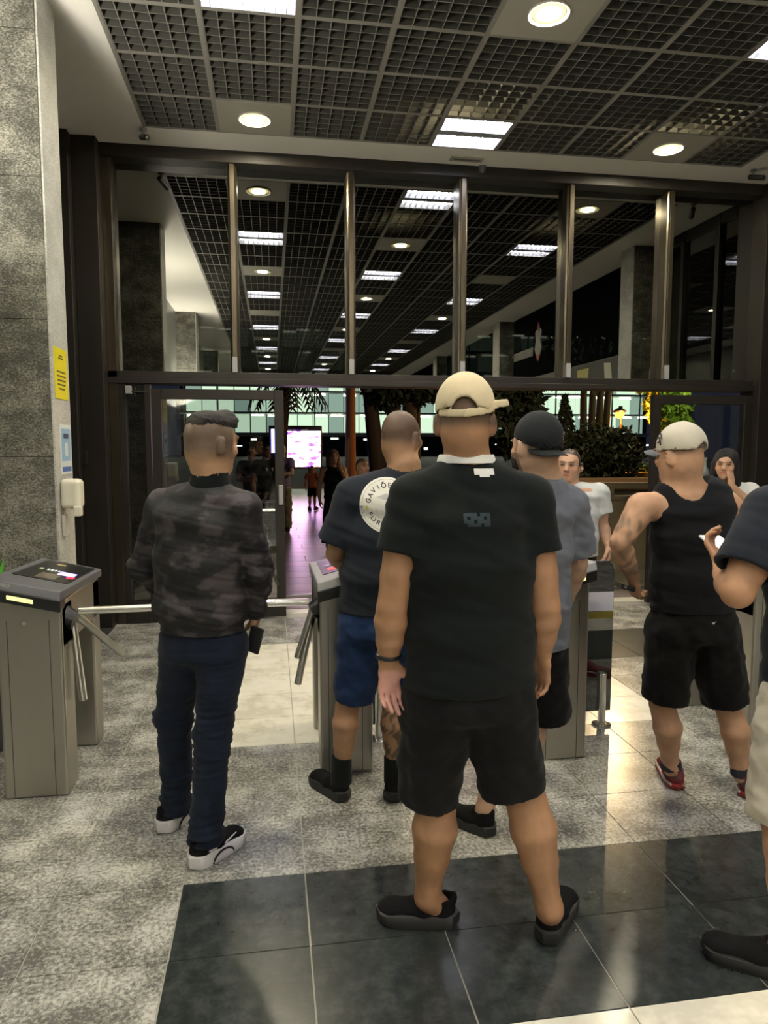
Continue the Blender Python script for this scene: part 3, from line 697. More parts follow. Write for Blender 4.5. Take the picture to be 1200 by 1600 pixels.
def leg(S, hp, kn, an, back, sc=1.0, calf=1.0):
    limb(S, hp, kn, [(0,.076*sc,.080*sc,0), (.5,.070*sc,.072*sc,0), (1,.054*sc,.056*sc,0)], .014)
    c = sc*calf
    limb(S, kn, an, [(0,.054*sc,.056*sc,0), (.14,.053*c,.052*c,.006), (.34,.060*c,.062*c,.020), (.60,.048*c,.048*c,.010), (.84,.036*c,.038*c,.0), (1,.033*c,.042*c,0)], .012, back)
def loft(S, st, side, k=.05):
    for (c0, a0, b0), (c1, a1, b1) in zip(st, st[1:]): S.cone(c0, c1, (a0, b0), (a1, b1), k, side, cap=max(min(a0,b0,a1,b1)*.55, .02))

def outline_shoe(L_, w_=.048):
    pts = []
    for t in np.linspace(0, 1, 13): pts.append((L_*t, w_*(.72+.28*math.sin(min(t*2.2, 1)*1.57)+.10*math.sin(max(t-.45, 0)*5.7))*math.sqrt(max(0, 1-max(0, (t-.82)/.18)**2))*math.sqrt(max(0, 1-max(0, (.10-t)/.10)**2))))
    return pts
def shoe(parent, heel, toe, mu, ms, an, sole_h=.028, arch=False, swoosh=None, high=.0, laces=True, lift=.0, solecol=None):
    """heel, toe on the floor; mu upper material, ms sole material"""
    heel = np.asarray(heel, float); toe = np.asarray(toe, float); v = toe-heel; L_ = max(np.linalg.norm(v[:2]), .2); f = unit(V3(v[0], v[1], 0)); L_ = .285 if L_ > .18 else L_
    r = V3(f[1], -f[0], 0); up = V3(0,0,1); P = lambda x, y, z: heel*V3(1,1,0)+f*x+r*y+up*(z+lift)
    S = SDF(.0055)
    S.cone(P(.055,0,.050), P(.12,0,.052), (.040,.036), (.042,.038), .02, r); S.cone(P(.12,0,.052), P(.235,.003,.042), (.042,.036), (.043,.024), .025, r)
    S.ell(P(.235,.002,.038), (.048,.044,.028), [f, r, up], .02)
    S.cone(P(.055,0,.06), P(.062,0,.098+high), (.038,.041), (.037,.045), .015, r, flat=(0,1)); S.cone(P(.11,0,.075), P(.085,0,.112+high), (.03,.018), (.028,.012), .015, r)
    S.cone(P(.066,0,.092+high), P(.066,0,.14+high), (.031,.037), (.034,.042), .006, r, sub=True)
    S.ell(P(.018,0,.098+high), (.010,.014,.020), None, .01)
    S.plane(P(0,0,.012), (0,0,-1))
    o = solid('shoe', S, mu, parent)
    pts = outline_shoe(L_, .049); s = MB(); n = len(pts); ring = [(x, y) for x, y in pts]+[(x, -y*.94) for x, y in reversed(pts)]
    R_ = []
    for z, sc_ in ((0,.95), (.006,1.0), (sole_h,1.02), (sole_h+.004,.96)):
        vs = []
        for x, y in ring:
            zz = z+(.010*((x/L_-.75)/.25)**2 if x/L_ > .75 else 0)+(sole_h*.35*(1-x/L_) if z > .01 else 0)+(.006*((.12-x/L_)/.12) if x/L_ < .12 and z < .01 else 0)
            vs.append(P(L_/2+(x-L_/2)*sc_, y*sc_, zz))
        R_.append(vs)
    m_ = len(ring); allv = [q for R2 in R_ for q in R2]; fs = []
    for i in range(3):
        for j in range(m_): fs.append((i*m_+j, i*m_+(j+1) % m_, (i+1)*m_+(j+1) % m_, (i+1)*m_+j))
    fs += [tuple(reversed(range(m_))), tuple(3*m_+j for j in range(m_))]
    s.add(allv, fs).obj('sole', ms, o, True)
    if arch:
        for q in (-1, 1):
            s = MB(); s.tube([P(.285*.46+.055*math.cos(a), q*.0515, .004+.038*math.sin(a)) for a in np.linspace(.1, 3.04, 9)], .0045, 6); s.obj('sole_arch', M_BLACKP, o, True)
    if swoosh:
        for q in (-1, 1):
            c = [(.06,.050),(.10,.036),(.15,.040),(.21,.060),(.15,.048),(.10,.050),(.075,.062)]
            s = MB(); s.add([P(x, q*(.0445), z+.012) for x, z in c]+[P(x, q*.040, z+.012) for x, z in c], [tuple(range(7)), tuple(reversed(range(7, 14)))]+[(i, (i+1)%7, (i+1)%7+7, i+7) for i in range(7)]); s.obj('side_stripe', swoosh, o)
    if laces:
        for q in range(5):
            x = .115+q*.022; z = .098-q*.0095+high*.5; MB().tube([P(x,-.024,z-.010), P(x+.006,0,z+.002), P(x,.024,z-.010)], .0026, 6).obj('lace', mu if not swoosh else M_GREYL, o, True)
    return o
def cap_mesh(parent, c, fr, m, sz=1.0, opening=None, brim=None, band=None, brimm=None, h=.006):
    """baseball cap crown; opening: direction sign along forward (-1 back); brim: +1/-1"""
    r, f, u = fr; A = [r, f, u]; L = lambda x, y, z: c+(r*x+f*y+u*z)*sz
    S = SDF(h); S.ell(L(0,-.008,.040), V3(.087,.107,.096)*sz, A, .01); S.ell(L(0,-.010,.052), V3(.080,.094,.092)*sz, A, .02)
    S.ell(L(0,-.008,.030), V3(.081,.101,.094)*sz, A, .004, True)
    S.plane(L(0,0,.022), -u+f*(-.10 if opening == -1 else .06))
    if opening:
        S.cone(L(0,opening*.06,.022), L(0,opening*.16,.022), (.036*sz,.040*sz), (.036*sz,.040*sz), .003, r, sub=True)
    o = solid('cap', S, m, parent)
    MB().lathe([(.008,0),(.0085,.003),(.004,.007)], tuple(L(0,-.008,.134)), 12).obj('top_button', m, o, True)
    # panel seams
    for a in np.linspace(0, math.pi, 4)[:-1]:
        pts = []
        for t in np.linspace(.12, math.pi-.12, 15):
            x, y, z = math.cos(t)*math.cos(a), math.cos(t)*math.sin(a), math.sin(t)
            q = L(x*.0868, -.008+y*.1068, .041+z*.0962)
            if opening and (q-c)@f*opening > .04*sz and (q-c)@u < .066*sz: continue
            pts.append(q)
        if len(pts) > 2: MB().tube(pts, .0011, 5).obj('seam', m, o, True)
    if opening:
        pts = [L(.040*math.cos(t)*1.02, opening*(.098-.012*math.cos(t)**2)-.004, .024+.045*math.sin(t)) for t in np.linspace(0, math.pi, 11)]
        MB().tube(pts, .0032, 6).obj('opening_trim', m, o, True)
    if brim:
        s = MB(); N_ = 15; rows = []
        for kk, (ex, th) in enumerate(((0,0), (.5,0), (1,0), (1,-.003), (.5,-.004), (0,-.004))):
            row = []
            for t in np.linspace(-1, 1, N_):
                x = .074*t*(1+.02*ex); y = brim*(.070*math.sqrt(max(0, 1-(t*.92)**2))+.030+ex*.070*math.sqrt(max(0, 1-t**4*.92))-.012)-.008*0
                z = .024-.020*t*t-.010*ex+th
                row.append(L(x, y, z))
            rows.append(row)
        vs = [q for R2 in rows for q in R2]; fs = [(i*N_+j, i*N_+j+1, ((i+1)%6)*N_+j+1, ((i+1)%6)*N_+j) for i in range(6) for j in range(N_-1)]
        fs += [tuple(i*N_ for i in range(6)), tuple(i*N_+N_-1 for i in reversed(range(6)))]
        s.add(vs, fs).obj('brim', brimm or m, o, True)
    return o
def project_flat(ob_src, me, axis_dir, off):
    """lay a flat print on a garment: move its vertices along axis_dir onto the surface"""
    dg = bpy.context.evaluated_depsgraph_get(); bvh = BVHTree.FromObject(ob_src, dg); d = Vector(unit(axis_dir))
    for v in me.vertices:
        h_ = bvh.ray_cast(v.co-d*.4, d)
        if h_[0] is not None: v.co = h_[0]-d*off
    me.update()
def skincol(base, hairf=None, tattoo=None, lips=None, fr=None, c=None, sz=1.0, palm=None):
    base = np.array(base)
    def f(P, N):
        C = np.tile(base, (len(P), 1)); C = C*(1+.06*wob(P, 25, 3)[:, None])
        if fr is not None:
            r, fw, u = fr; q = (P-c)/sz; x, y, z = q@r, q@fw, q@u; near = (np.abs(z) < .14) & (np.abs(x) < .12) & (np.abs(y) < .15)
            e = np.exp(-(((np.abs(x)-.031)/.014)**2+((z-.012)/.007)**2))*(y > .06)*near; C = mixc(C, (.05,.03,.025), np.clip(e*1.6, 0, .95))
            b = np.exp(-(((np.abs(x)-.032)/.020)**2+((z-.033-.1*(np.abs(x)-.03))/.006)**2))*(y > .05)*near; C = mixc(C, (.05,.035,.03), np.clip(b*1.3, 0, .85))
            l = np.exp(-((x/.024)**2+((z+.055)/.009)**2))*(y > .07)*near; C = mixc(C, np.array(base)*(.85,.50,.52), np.clip(l*1.4, 0, .9))
            ck = np.exp(-(((np.abs(x)-.045)/.02)**2+((z+.02)/.02)**2))*(y > .04)*near; C = mixc(C, np.minimum(np.array(base)*(1.25,.95,.92), 1), ck*.5)
            if hairf is not None: hc, hm = hairf(x, y, z, P); C = mixc(C, hc, np.where(near, hm, 0))
        if palm is not None:
            for p0, rad, pc in palm: t = 1-sst(np.linalg.norm(P-p0, axis=1), rad*.8, rad); C = mixc(C, pc, t)
        if tattoo is not None: C = tattoo(P, C)
        return C
    return f

# ---------------------------------------------------------------- people
def body(parent, sp, h=.006):
    S = SDF(h); sc = sp.get('sc', 1.0); side = sp['side']
    head(S, sp['head'], sp['hf'], sp.get('hsz', 1.0), sp.get('neckb'), sp.get('neckr', .058)*sc, sp.get('face', True))
    if sp.get('torso'): loft(S, sp['torso'], side)
    for i in (0, 1):
        if sp['sh'][i] is not None:
            arm(S, sp['sh'][i], sp['el'][i], sp['wr'][i], sc, sp.get('mus', 1.0))
            if sp.get('neckb') is not None: S.cone(sp['neckb']-V3(0,0,.05), sp['sh'][i], .05*sc, .052*sc, .04)
            if sp['hands'][i] is not None:
                d, n, ts, cu = sp['hands'][i][:4]; hand(S, sp['wr'][i], V3(*d), V3(*n), V3(*ts), cu, sp.get('handsz', 1.0), *sp['hands'][i][4:])
        if sp['hip'][i] is not None:
            leg(S, sp['hip'][i], sp['kn'][i], sp['an'][i], sp['back'], sc, sp.get('calf', 1.0))
            if sp.get('foot'): h_, t_ = sp['foot'][i]; h_, t_ = np.asarray(h_, float), np.asarray(t_, float); f = unit(t_-h_); b = h_+f*.065; S.cone(sp['an'][i], V3(b[0], b[1], .06), .034*sc, .034, .03); S.cone(V3(b[0], b[1], .05), V3(*(h_+f*.21)[:2], .038), .030, .022, .03)
    return solid('body', S, M_SKIN, parent, sp.get('col'))
def tee(parent, m, st, sh, el, t_sl, side, nb, r0=.082, r1=.088, h=.0075, name='shirt', folds=(.006, 9), necks=True, hemcut=None, neckc=None, slr=None):
    S = SDF(h); loft(S, st, side, .05); top = st[-1][0]
    for i in (0, 1):
        if sh[i] is None: continue
        sh_, el_ = np.asarray(sh[i], float), np.asarray(el[i], float)
        S.cone(nb-V3(0,0,.055), sh_+V3(0,0,.0), (.07,.065), (r0*.9, r0*.9), .05)
        e = sh_+(el_-sh_)*t_sl; dp = V3(0,1,0)
        S.cone(sh_, e, r0, r1, .035, flat=(0,1))
        S.cone(e-(e-sh_)*.06, e+(e-sh_)*.2, r1-.022, r1-.018, .004, sub=True)
    if necks: S.cone(nb+V3(0,0,-.01), nb+V3(0,0,.12), .068, .085, .006, sub=True)
    S.plane(st[0][0] if hemcut is None else hemcut, (0,0,-1))
    z0 = st[0][0][2]; zt = st[-1][0][2]
    def disp(P):
        a = wob(P*V3(1,1,.45), folds[1]*1.6, 5); b = wob(P*V3(.7,.7,1.6), folds[1]*2.4, 9); t = sst(zt-P[:,2], 0.1, .5)
        return folds[0]*(a*(.35+.65*t)+b*.6)
    return solid(name, S, m, parent, None, disp)
def shorts(parent, m, hip, rx, ry, side, legs, h=.0075, name='shorts', folds=(.008, 9), top=None):
    """legs: list of (hip point, hem point, r_top, (r_hem side, depth))"""
    S = SDF(h); S.cone(hip+V3(0,0,.07), hip-V3(0,0,.06), (rx*.93, ry*.93), (rx, ry), .04, side, cap=.05)
    for a, b, ra, rb in legs:
        a, b = np.asarray(a, float), np.asarray(b, float); S.cone(a, b, ra, rb, .035, side, flat=(0,1)); n = unit(b-a)
        S.cone(b-n*.03, b+n*.03, (rb[0]-.022, rb[1]-.022), (rb[0]-.020, rb[1]-.020), .004, side, sub=True)
    S.plane(hip+V3(0,0,.10) if top is None else top, (0,0,1))
    return solid(name, S, m, parent, None, lambda P: folds[0]*(wob(P*V3(1.3,1.3,.8), folds[1]*2, 2)+.6*wob(P*V3(.8,.8,2), folds[1]*3, 4)))
def socks(parent, an, heel, toe, m, z1):
    S = SDF(.006); f = unit(V3(*(np.asarray(toe)-np.asarray(heel))[:2], 0)); b = np.asarray(heel, float)+f*.065
    top = an+(V3(0,0,z1)-V3(0,0,an[2])); S.cone(V3(b[0], b[1], .05), an*V3(1,1,0)+V3(0,0,z1), .040, .042, .02, flat=(0,1)); S.cone(an*V3(1,1,0)+V3(0,0,.095 if z1 < .15 else .078), an*V3(1,1,0)+V3(0,0,max(z1, .135)), .0475, .046, .01, flat=(0,1), cap=.018); return solid('sock', S, m, parent)

DN = (0,0,-1)
C_BLKT = cloth('black_jersey', (.0040,.0064,.0066)); C_NAVT = cloth('navy_black_jersey', (.013,.016,.024)); C_GREYT = cloth('grey_jersey', (.125,.135,.165))
C_BLKS = cloth('black_shorts_cloth', (.004,.004,.0045), bs=500); C_BLUES = cloth('blue_shorts_cloth', (.010,.028,.085)); C_JEAN = cloth('dark_jeans', (.008,.013,.026), var=.3, vs_=14)
C_WHITE = cloth('white_cotton', (.72,.72,.70), var=.04); C_POLO = cloth('light_grey_polo', (.52,.54,.54), var=.05); C_KHAKI = cloth('beige_shorts_cloth', (.52,.48,.40), var=.05)
C_TAN = cloth('tan_cap_twill', (.60,.51,.345), var=.05, bump=.15); C_STONE = cloth('stone_cap_twill', (.52,.49,.41), var=.05, bump=.15); C_DKCAP = cloth('charcoal_cap_twill', (.013,.015,.018), var=.1)
C_TANK = cloth('black_tank_jersey', (.006,.0065,.009)); M_SHOEB = mat('black_shoe_mesh', (.0055,.0055,.006), .9, bump=.4, bscale=300, spec=.2); M_SOLEB = mat('black_rubber', (.014,.014,.014), .6)
M_SOLEG = mat('dark_grey_rubber', (.028,.027,.026), .6); M_SOLEW = mat('white_rubber', (.72,.70,.70), .55)
M_CAMO = mat('camouflage_jacket', rough=.7, cols=[(.42,(.003,.003,.005)),(.48,(.009,.007,.009)),(.52,(.005,.005,.007)),(.60,(.045,.037,.042))], vscale=12, vdetail=3, stretch=(.8,.8,1.3), bump=.15, bscale=60)

# --- man in the middle: tan cap, black tee --------------------------------------------------
Y3 = 2.12
def P3():
    t = thing('person', (.62, 2.12, 0), 'broad man in a tan cap and black t-shirt with a white collar, nearest the camera', 'person')
    hf = frame(16, -2); hc = V3(.588, Y3, 1.692); nb = at(730, 716, Y3)+V3(0,0,.008)
    fL = (V3(.605,2.185,0), V3(.325,2.265,0)); fR = (V3(.845,2.035,0), V3(1.02,2.25,0))
    aL = at(668, 1400, 2.20); aR = at(858, 1418, 2.06)
    def hair(x, y, z, P): return (.055,.040,.032), sst(z, -.035+.0*z, .0)*.78*(1-sst(y, .05, .08))*(1-.25*sst(-z, -.0, .03))
    sp = dict(head=hc, hf=hf, neckb=nb-V3(0,0,.0), neckr=.055, side=V3(1,0,0), back=V3(0,-1,0), sc=1.12, calf=1.10, mus=1.02, face=True,
      torso=[(V3(.605,2.12,.92),.15,.11), (V3(.60,2.12,1.15),.15,.10), (V3(.60,2.12,1.36),.165,.11)],
      sh=[at(643, 780, Y3), at(828, 780, Y3)], el=[at(612, 950, 2.09), at(852, 948, 2.07)], wr=[at(607, 1034, 2.12), at(847, 1022, 2.13)],
      hands=[((.02,.05,-1), (.25,-.95,.10), (.95,.25,0), .42, .12, .75), ((.02,.05,-1), (-.85,-.45,0), (-.5,.8,-.1), .50, .08)],
      handsz=1.02, hip=[V3(.51,2.12,.86), V3(.70,2.10,.86)], kn=[at(682, 1232, 2.17), at(816, 1225, 2.10)], an=[aL, aR], foot=[fL, fR])
    sp['col'] = skincol((.335,.180,.098), hair, fr=hf, c=hc, palm=[(at(606, 1085, 2.10), .085, (.52,.27,.22))])
    body(t, sp, .0055)
    st = [(V3(.612,2.115,.865),.213,.145), (V3(.606,2.115,1.05),.205,.140), (V3(.605,2.115,1.25),.207,.140), (V3(.605,2.115,1.40),.195,.125), (V3(.605,2.115,1.485),.14,.095)]
    sh = tee(t, C_BLKT, st, sp['sh'], sp['el'], .50, V3(1,0,0), nb, .074, .079, folds=(.0075, 8))
    c = nb+V3(0,.012,.0); n = 40; vs = []; fs = []
    for rx, ry, z in ((.0915,.090,-.022), (.0905,.0885,-.010), (.085,.083,.004), (.081,.079,.003), (.085,.082,-.018)):
        vs += [tuple(c+V3(rx*math.cos(a), ry*math.sin(a), z-.035*max(0, math.sin(a))**1.5)) for a in np.linspace(0, 2*math.pi, n, endpoint=False)]
    for i in range(5):
        for j in range(n): fs.append((i*n+j, i*n+(j+1)%n, ((i+1)%5)*n+(j+1)%n, ((i+1)%5)*n+j))
    MB().add(vs, fs).obj('collar', C_WHITE, sh, True)
    # faint teal screen reflection painted across the back, and small white maker's mark under the collar
    me = MB().add([(x, 1.7, z) for z in np.linspace(1.528, 1.553, 5) for x in np.linspace(.595, .660, 9)], [(j*9+i, j*9+i+1, (j+1)*9+i+1, (j+1)*9+i) for j in range(4) for i in range(8) if not (j in (0,) and i in (0,1,6,7))]).mesh('neck_print', C_WHITE)
    o = link('neck_print', me, sh); project_flat(sh, me, (0,1,0), .002)
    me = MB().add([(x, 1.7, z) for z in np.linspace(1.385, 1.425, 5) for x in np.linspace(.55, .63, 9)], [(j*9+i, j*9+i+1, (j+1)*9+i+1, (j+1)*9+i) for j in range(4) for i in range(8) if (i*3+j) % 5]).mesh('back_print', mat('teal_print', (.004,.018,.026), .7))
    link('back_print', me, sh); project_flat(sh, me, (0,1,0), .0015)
    shorts(t, C_BLKS, V3(.605,2.11,.86), .198, .142, V3(1,0,0), [(V3(.515,2.12,.82), at(667, 1243, 2.17), .118, (.100,.108)), (V3(.70,2.10,.82), at(800, 1230, 2.10), .118, (.108,.108))])
    c = cap_mesh(t, hc+V3(0,0,.004), frame(16, -2), C_TAN, 1.03, opening=-1, brim=1)
    S = SDF(.004); r, f, u = frame(16, -2)
    q0 = [hc+(r*x+f*y+u*z) for x, y, z in ((-.075,-.058,.026), (-.045,-.098,.022), (0,-.117,.020), (.045,-.100,.026), (.072,-.066,.034), (.092,-.050,.052), (.128,-.044,.056))]
    for a, b in zip(q0, q0[1:]): S.cone(a, b, (.0125,.0035), (.0125,.0035), .004, u)
    solid('strap', S, C_TAN, c)
    hr = SDF(.006); hr.ell(hc+r*0-f*.03+u*.045, (.072,.075,.055), [r, f, u]); solid('hair', hr, mat('short_dark_hair', (.10,.075,.06), .9, bump=.6, bscale=300), t)
    for nm, (a, b) in (('L', fL), ('R', fR)): shoe(t, a, b, M_SHOEB, M_SOLEG, None, .036)
    wr = sp['wr'][0]; s = MB(); d = unit(sp['el'][0]-wr); a = unit(np.cross(d, (0,1,0))); b = np.cross(d, a); c0 = wr+d*.022
    s.tube([c0+a*.0365*math.cos(q)+b*.029*math.sin(q) for q in np.linspace(0, 2*math.pi, 17)], .0075, 8).obj('wristband', M_BLACKP, t, True)
P3()

# --- man on the left: camouflage jacket --------------------------------------------------
def P1():
    Y1 = 2.75
    t = thing('person', (-.27, 2.78, 0), 'man in a dark camouflage jacket and dark jeans with shaved sides, at the left', 'person')
    bs = unit(V3(.93,-.36,0)); bk = unit(V3(-.36,-.93,0))
    hf = frame(52, -4); hc = V3(-.228, 2.75, 1.628); nb = V3(-.235, 2.745, 1.495)
    def hair(x, y, z, P):
        m1 = sst(z, -.085, -.015)*(1-sst(y, .045, .07)); side = .82*m1
        return (.055,.045,.036), side
    fL = (V3(-.495,2.915,0), V3(-.36,3.13,0)); fR = (V3(-.335,2.635,0), V3(-.165,2.83,0))
    aL = V3(-.425,2.965,.10); aR = V3(-.285,2.68,.10)
    sp = dict(head=hc, hf=hf, neckb=nb, neckr=.060, side=bs, back=bk, sc=1.0, calf=.70, mus=.85, face=True,
      torso=[(V3(-.27,2.78,.95),.13,.10), (V3(-.27,2.77,1.2),.13,.10), (V3(-.26,2.76,1.36),.145,.10)],
      sh=[V3(-.425,2.85,1.385), V3(-.115,2.70,1.385)], el=[V3(-.52,2.93,1.13), V3(-.055,2.73,1.14)], wr=[V3(-.44,3.08,.98), V3(-.075,2.80,.955)],
      hands=[((.3,.5,-.8), (.9,-.3,0), (.2,.9,.2), .5), ((-.10,.10,-1), (-.9,.2,.0), (.2,.95,.1), .80)],
      hip=[V3(-.35,2.83,.87), V3(-.20,2.76,.87)], kn=[V3(-.42,2.93,.50), V3(-.245,2.74,.50)], an=[aL, aR], foot=[fL, fR])
    sp['col'] = skincol((.40,.235,.140), hair, fr=hf, c=hc); body(t, sp, .006)
    S = SDF(.007)
    st = [(V3(-.285,2.78,.90),.165,.125), (V3(-.285,2.775,1.0),.178,.130), (V3(-.28,2.77,1.18),.172,.128), (V3(-.27,2.76,1.34),.180,.120), (V3(-.262,2.755,1.415),.13,.088)]
    loft(S, st, bs, .05)
    for i in (0, 1):
        a, b, c = sp['sh'][i], sp['el'][i], sp['wr'][i]
        S.cone(nb-V3(0,0,.06), a, (.062,.058), (.064,.066), .05); S.cone(a, b, .066, .056, .035); S.cone(b, c, .056, .043, .03, flat=(0,1))
        d = unit(c-b); S.cone(c-d*.03, c+d*.004, .047, .041, .008, flat=(0,1))
    S.cone(nb+V3(0,0,.0), nb+V3(0,0,.10), .062, .075, .006, sub=True); S.plane((0,0,.905), (0,0,-1))
    el = sp['el']
    def disp(P):
        d1 = np.minimum(np.linalg.norm(P-el[1], axis=1), np.linalg.norm(P-el[0], axis=1)); k = np.exp(-(d1/.16)**2); lo = np.exp(-((P[:,2]-.98)/.12)**2)
        return .0065*wob(P*V3(1,1,.8), 22, 1)+.006*wob(P*V3(.6,.6,2.2), 30, 6)*(.35+k+.7*lo)
    j = solid('jacket', S, M_CAMO, t, None, disp)
    S = SDF(.006); S.cone(nb-V3(0,0,.02), nb+V3(0,0,.028), (.078,.074), (.070,.066), .01, flat=(0,1)); S.cone(nb-V3(0,0,.02), nb+V3(0,0,.07), (.066,.062), (.063,.059), .004, sub=True); solid('collar', S, C_BLKT, j)
    S = SDF(.007)
    S.cone(V3(-.28,2.79,.97), V3(-.28,2.79,.82), (.155,.115), (.165,.125), .04, bs, cap=.05)
    for i, (k_, r_) in enumerate(((.0,1), (0,1))):
        h0, k0, a0 = sp['hip'][i], sp['kn'][i], sp['an'][i]; f = (fL, fR)[i]; e = a0*V3(1,1,0)+V3(0,0,.075)+unit(f[1]-f[0])*.01
        S.cone(h0-V3(0,0,.02), k0, (.098,.102), (.070,.074), .04, bs); S.cone(k0, e, (.070,.074), (.061,.068), .03, bs, flat=(0,1))
    def dj(P): z = P[:,2]; return .006*wob(P*V3(.7,.7,2.2), 28, 3)*(np.exp(-((z-.14)/.09)**2)*1.5+np.exp(-((z-.50)/.10)**2)+.35)+.003*wob(P, 22, 8)
    solid('jeans', S, C_JEAN, t, None, dj)
    S = SDF(.005); r, f, u = hf; L = lambda x, y, z: hc+r*x+f*y+u*z
    S.ell(L(0,.004,.082), (.069,.096,.044), [r,f,u]); S.ell(L(0,.060,.096), (.054,.044,.040), [r,f,u], .02); S.ell(L(0,-.05,.072), (.058,.048,.038), [r,f,u], .02)
    S.plane(L(0,0,.062), -u+f*.06)
    solid('hair', S, mat('combed_dark_hair', (.022,.017,.016), .7, bump=.8, bscale=120, stretch=(6,1,6)), t, None, lambda P: .0035*wob(P*V3(2.5,1,2.5), 45, 2))
    w_ = M_SOLEW
    for a, b in (fL, fR): shoe(t, a, b, M_SHOEB, w_, None, .040, arch=True, swoosh=w_)
    return sp
sp1 = P1()
t = thing('phone', (-.075, 2.8, .9), 'black phone held low in the hand of the man in the camouflage jacket', 'phone')
c = sp1['wr'][1]+V3(.0,.01,-.095)
MB().hexa([tuple(c+V3(x,y,z)) for x, y, z in ((-.040,-.035,-.045),(.005,-.055,-.060),(.012,-.045,-.060),(-.033,-.025,-.045),(-.015,-.055,.06),(.030,-.075,.045),(.037,-.065,.045),(-.008,-.045,.06))]).obj('phone_body', M_BLACKP, t, bevel=.003)

# --- man with the round print, blue shorts --------------------------------------------------
def P2():
    Y2 = 3.06
    t = thing('person', (.45, 3.06, 0), 'shaven-headed man in blue shorts and a dark t-shirt with a round white print', 'person')
    hf = frame(42, -2); hc = at(627, 684, 3.10); nb = at(632, 724, Y2)+V3(0,0,-.01)
    bs = unit(V3(.97,-.22,0)); bk = V3(-.22,-.97,0)
    fL = (V3(.315,3.06,0), V3(.195,3.27,0)); fR = (V3(.50,3.02,0), V3(.64,3.24,0))
    def hair(x, y, z, P): return (.034,.026,.022), (sst(z, -.055, .0)*.78)*(1-sst(y, .045, .08))
    tat_c = at(612, 1140, 3.12)
    def tat(P, C):
        m = (np.abs(P[:,0]-tat_c[0]) < .10)*(P[:,2] < .46)*(P[:,2] > .18)*(P[:,0] > .42); n = sst(wob(P, 70, 11), -.2, .3)*.75; return mixc(C, (.035,.04,.025), m*n)
    sp = dict(head=hc, hf=hf, neckb=nb, neckr=.064, side=bs, back=bk, sc=1.02, calf=1.0, mus=1.02,
      torso=[(V3(.47,3.06,.95),.14,.11), (V3(.48,3.06,1.2),.14,.10), (V3(.50,3.05,1.36),.155,.10)],
      sh=[at(552, 775, 3.08), V3(.725,3.0,1.395)], el=[at(524, 865, 3.12), V3(.80,3.10,1.14)], wr=[at(545, 893, 3.44), V3(.68,3.36,1.10)],
      hands=[((.05,.55,-.35), (.1,-.5,-.9), (.9,0,.1), .35), ((-.6,.6,.3), (-.2,.2,-.9), (.3,.8,.3), .7)],
      hip=[V3(.385,3.07,.86), V3(.56,3.03,.86)], kn=[at(545, 1085, 3.13), at(616, 1085, 3.08)], an=[V3(.295,3.11,.11), V3(.535,3.08,.11)], foot=[fL, fR])
    sp['col'] = skincol((.33,.185,.105), hair, tat, fr=hf, c=hc); body(t, sp, .006)
    st = [(V3(.47,3.05,.885),.185,.135), (V3(.475,3.05,1.05),.182,.138), (V3(.49,3.045,1.22),.188,.135), (V3(.50,3.04,1.365),.185,.118), (V3(.515,3.04,1.43),.135,.09)]
    sh = tee(t, C_NAVT, st, sp['sh'], sp['el'], .80, bs, nb, .080, .096, folds=(.006, 9))
    # round print: disc, rim line, letters on the ring
    cx, cz = at(607, 790, 2.92)[0], at(607, 790, 2.92)[2]; R_ = .118
    vs = [(cx, 2.6, cz)]; fs = []; rings = 7; n = 40
    for i in range(1, rings+1): vs += [(cx+R_*i/rings*math.cos(a), 2.6, cz+R_*i/rings*math.sin(a)) for a in np.linspace(0, 2*math.pi, n, endpoint=False)]
    for j in range(n):
        fs.append((0, 1+j, 1+(j+1)%n))
        for i in range(rings-1): fs.append((1+i*n+j, 1+(i+1)*n+j, 1+(i+1)*n+(j+1)%n, 1+i*n+(j+1)%n))
    me = MB().add(vs, fs).mesh('round_print', mat('print_white', (.68,.67,.62), .7)); link('round_print', me, sh); project_flat(sh, me, (0,1,0), .0025)
    ink = mat('print_ink', (.02,.02,.02), .8)
    for r_ in (.108,):
        vs = []; n = 60
        for a in np.linspace(0, 2*math.pi, n, endpoint=False): vs += [(cx+r_*math.cos(a), 2.6, cz+r_*math.sin(a)), (cx+(r_+.0016)*math.cos(a), 2.6, cz+(r_+.0016)*math.sin(a))]
        me = MB().add(vs, [(2*i, 2*i+1, (2*i+3) % (2*n), (2*i+2) % (2*n)) for i in range(n)]).mesh('ring_line', mat('print_grey', (.3,.3,.29), .8)); link('ring_line', me, sh); project_flat(sh, me, (0,1,0), .0032)
    def ringtext(s_, a0, step, top):
        for i, ch in enumerate(s_):
            if ch == ' ': continue
            a = math.radians(a0+step*i); rr = .084; rot = a-math.pi/2 if top else a+math.pi/2
            mt = Matrix.Translation((cx+rr*math.cos(a), 2.6, cz+rr*math.sin(a)))@Matrix.Rotation(-rot, 4, 'Y')@Matrix.Rotation(math.pi/2, 4, 'X')
            o = textmesh('letter', ch, .028, ink, mt, sh, depth=0, bold=True); project_flat(sh, o.data, (0,1,0), .0034)
    ringtext('GAVI\u00d5ES', 166, -16.5, True); ringtext('FOR\u00c7A', 205, 17.5, False)
    st5 = [(cx-.088+.011*(1 if k % 2 == 0 else .45)*math.cos(math.pi/2+k*math.pi/5), 2.6, cz-.010+.012*(1 if k % 2 == 0 else .45)*math.sin(math.pi/2+k*math.pi/5)) for k in range(10)]
    me = MB().add(st5+[(cx-.088, 2.6, cz-.010)], [(k, (k+1)%10, 10) for k in range(10)]).mesh('star', mat('print_yellow', (.60,.52,.08), .8)); link('star', me, sh); project_flat(sh, me, (0,1,0), .0036)
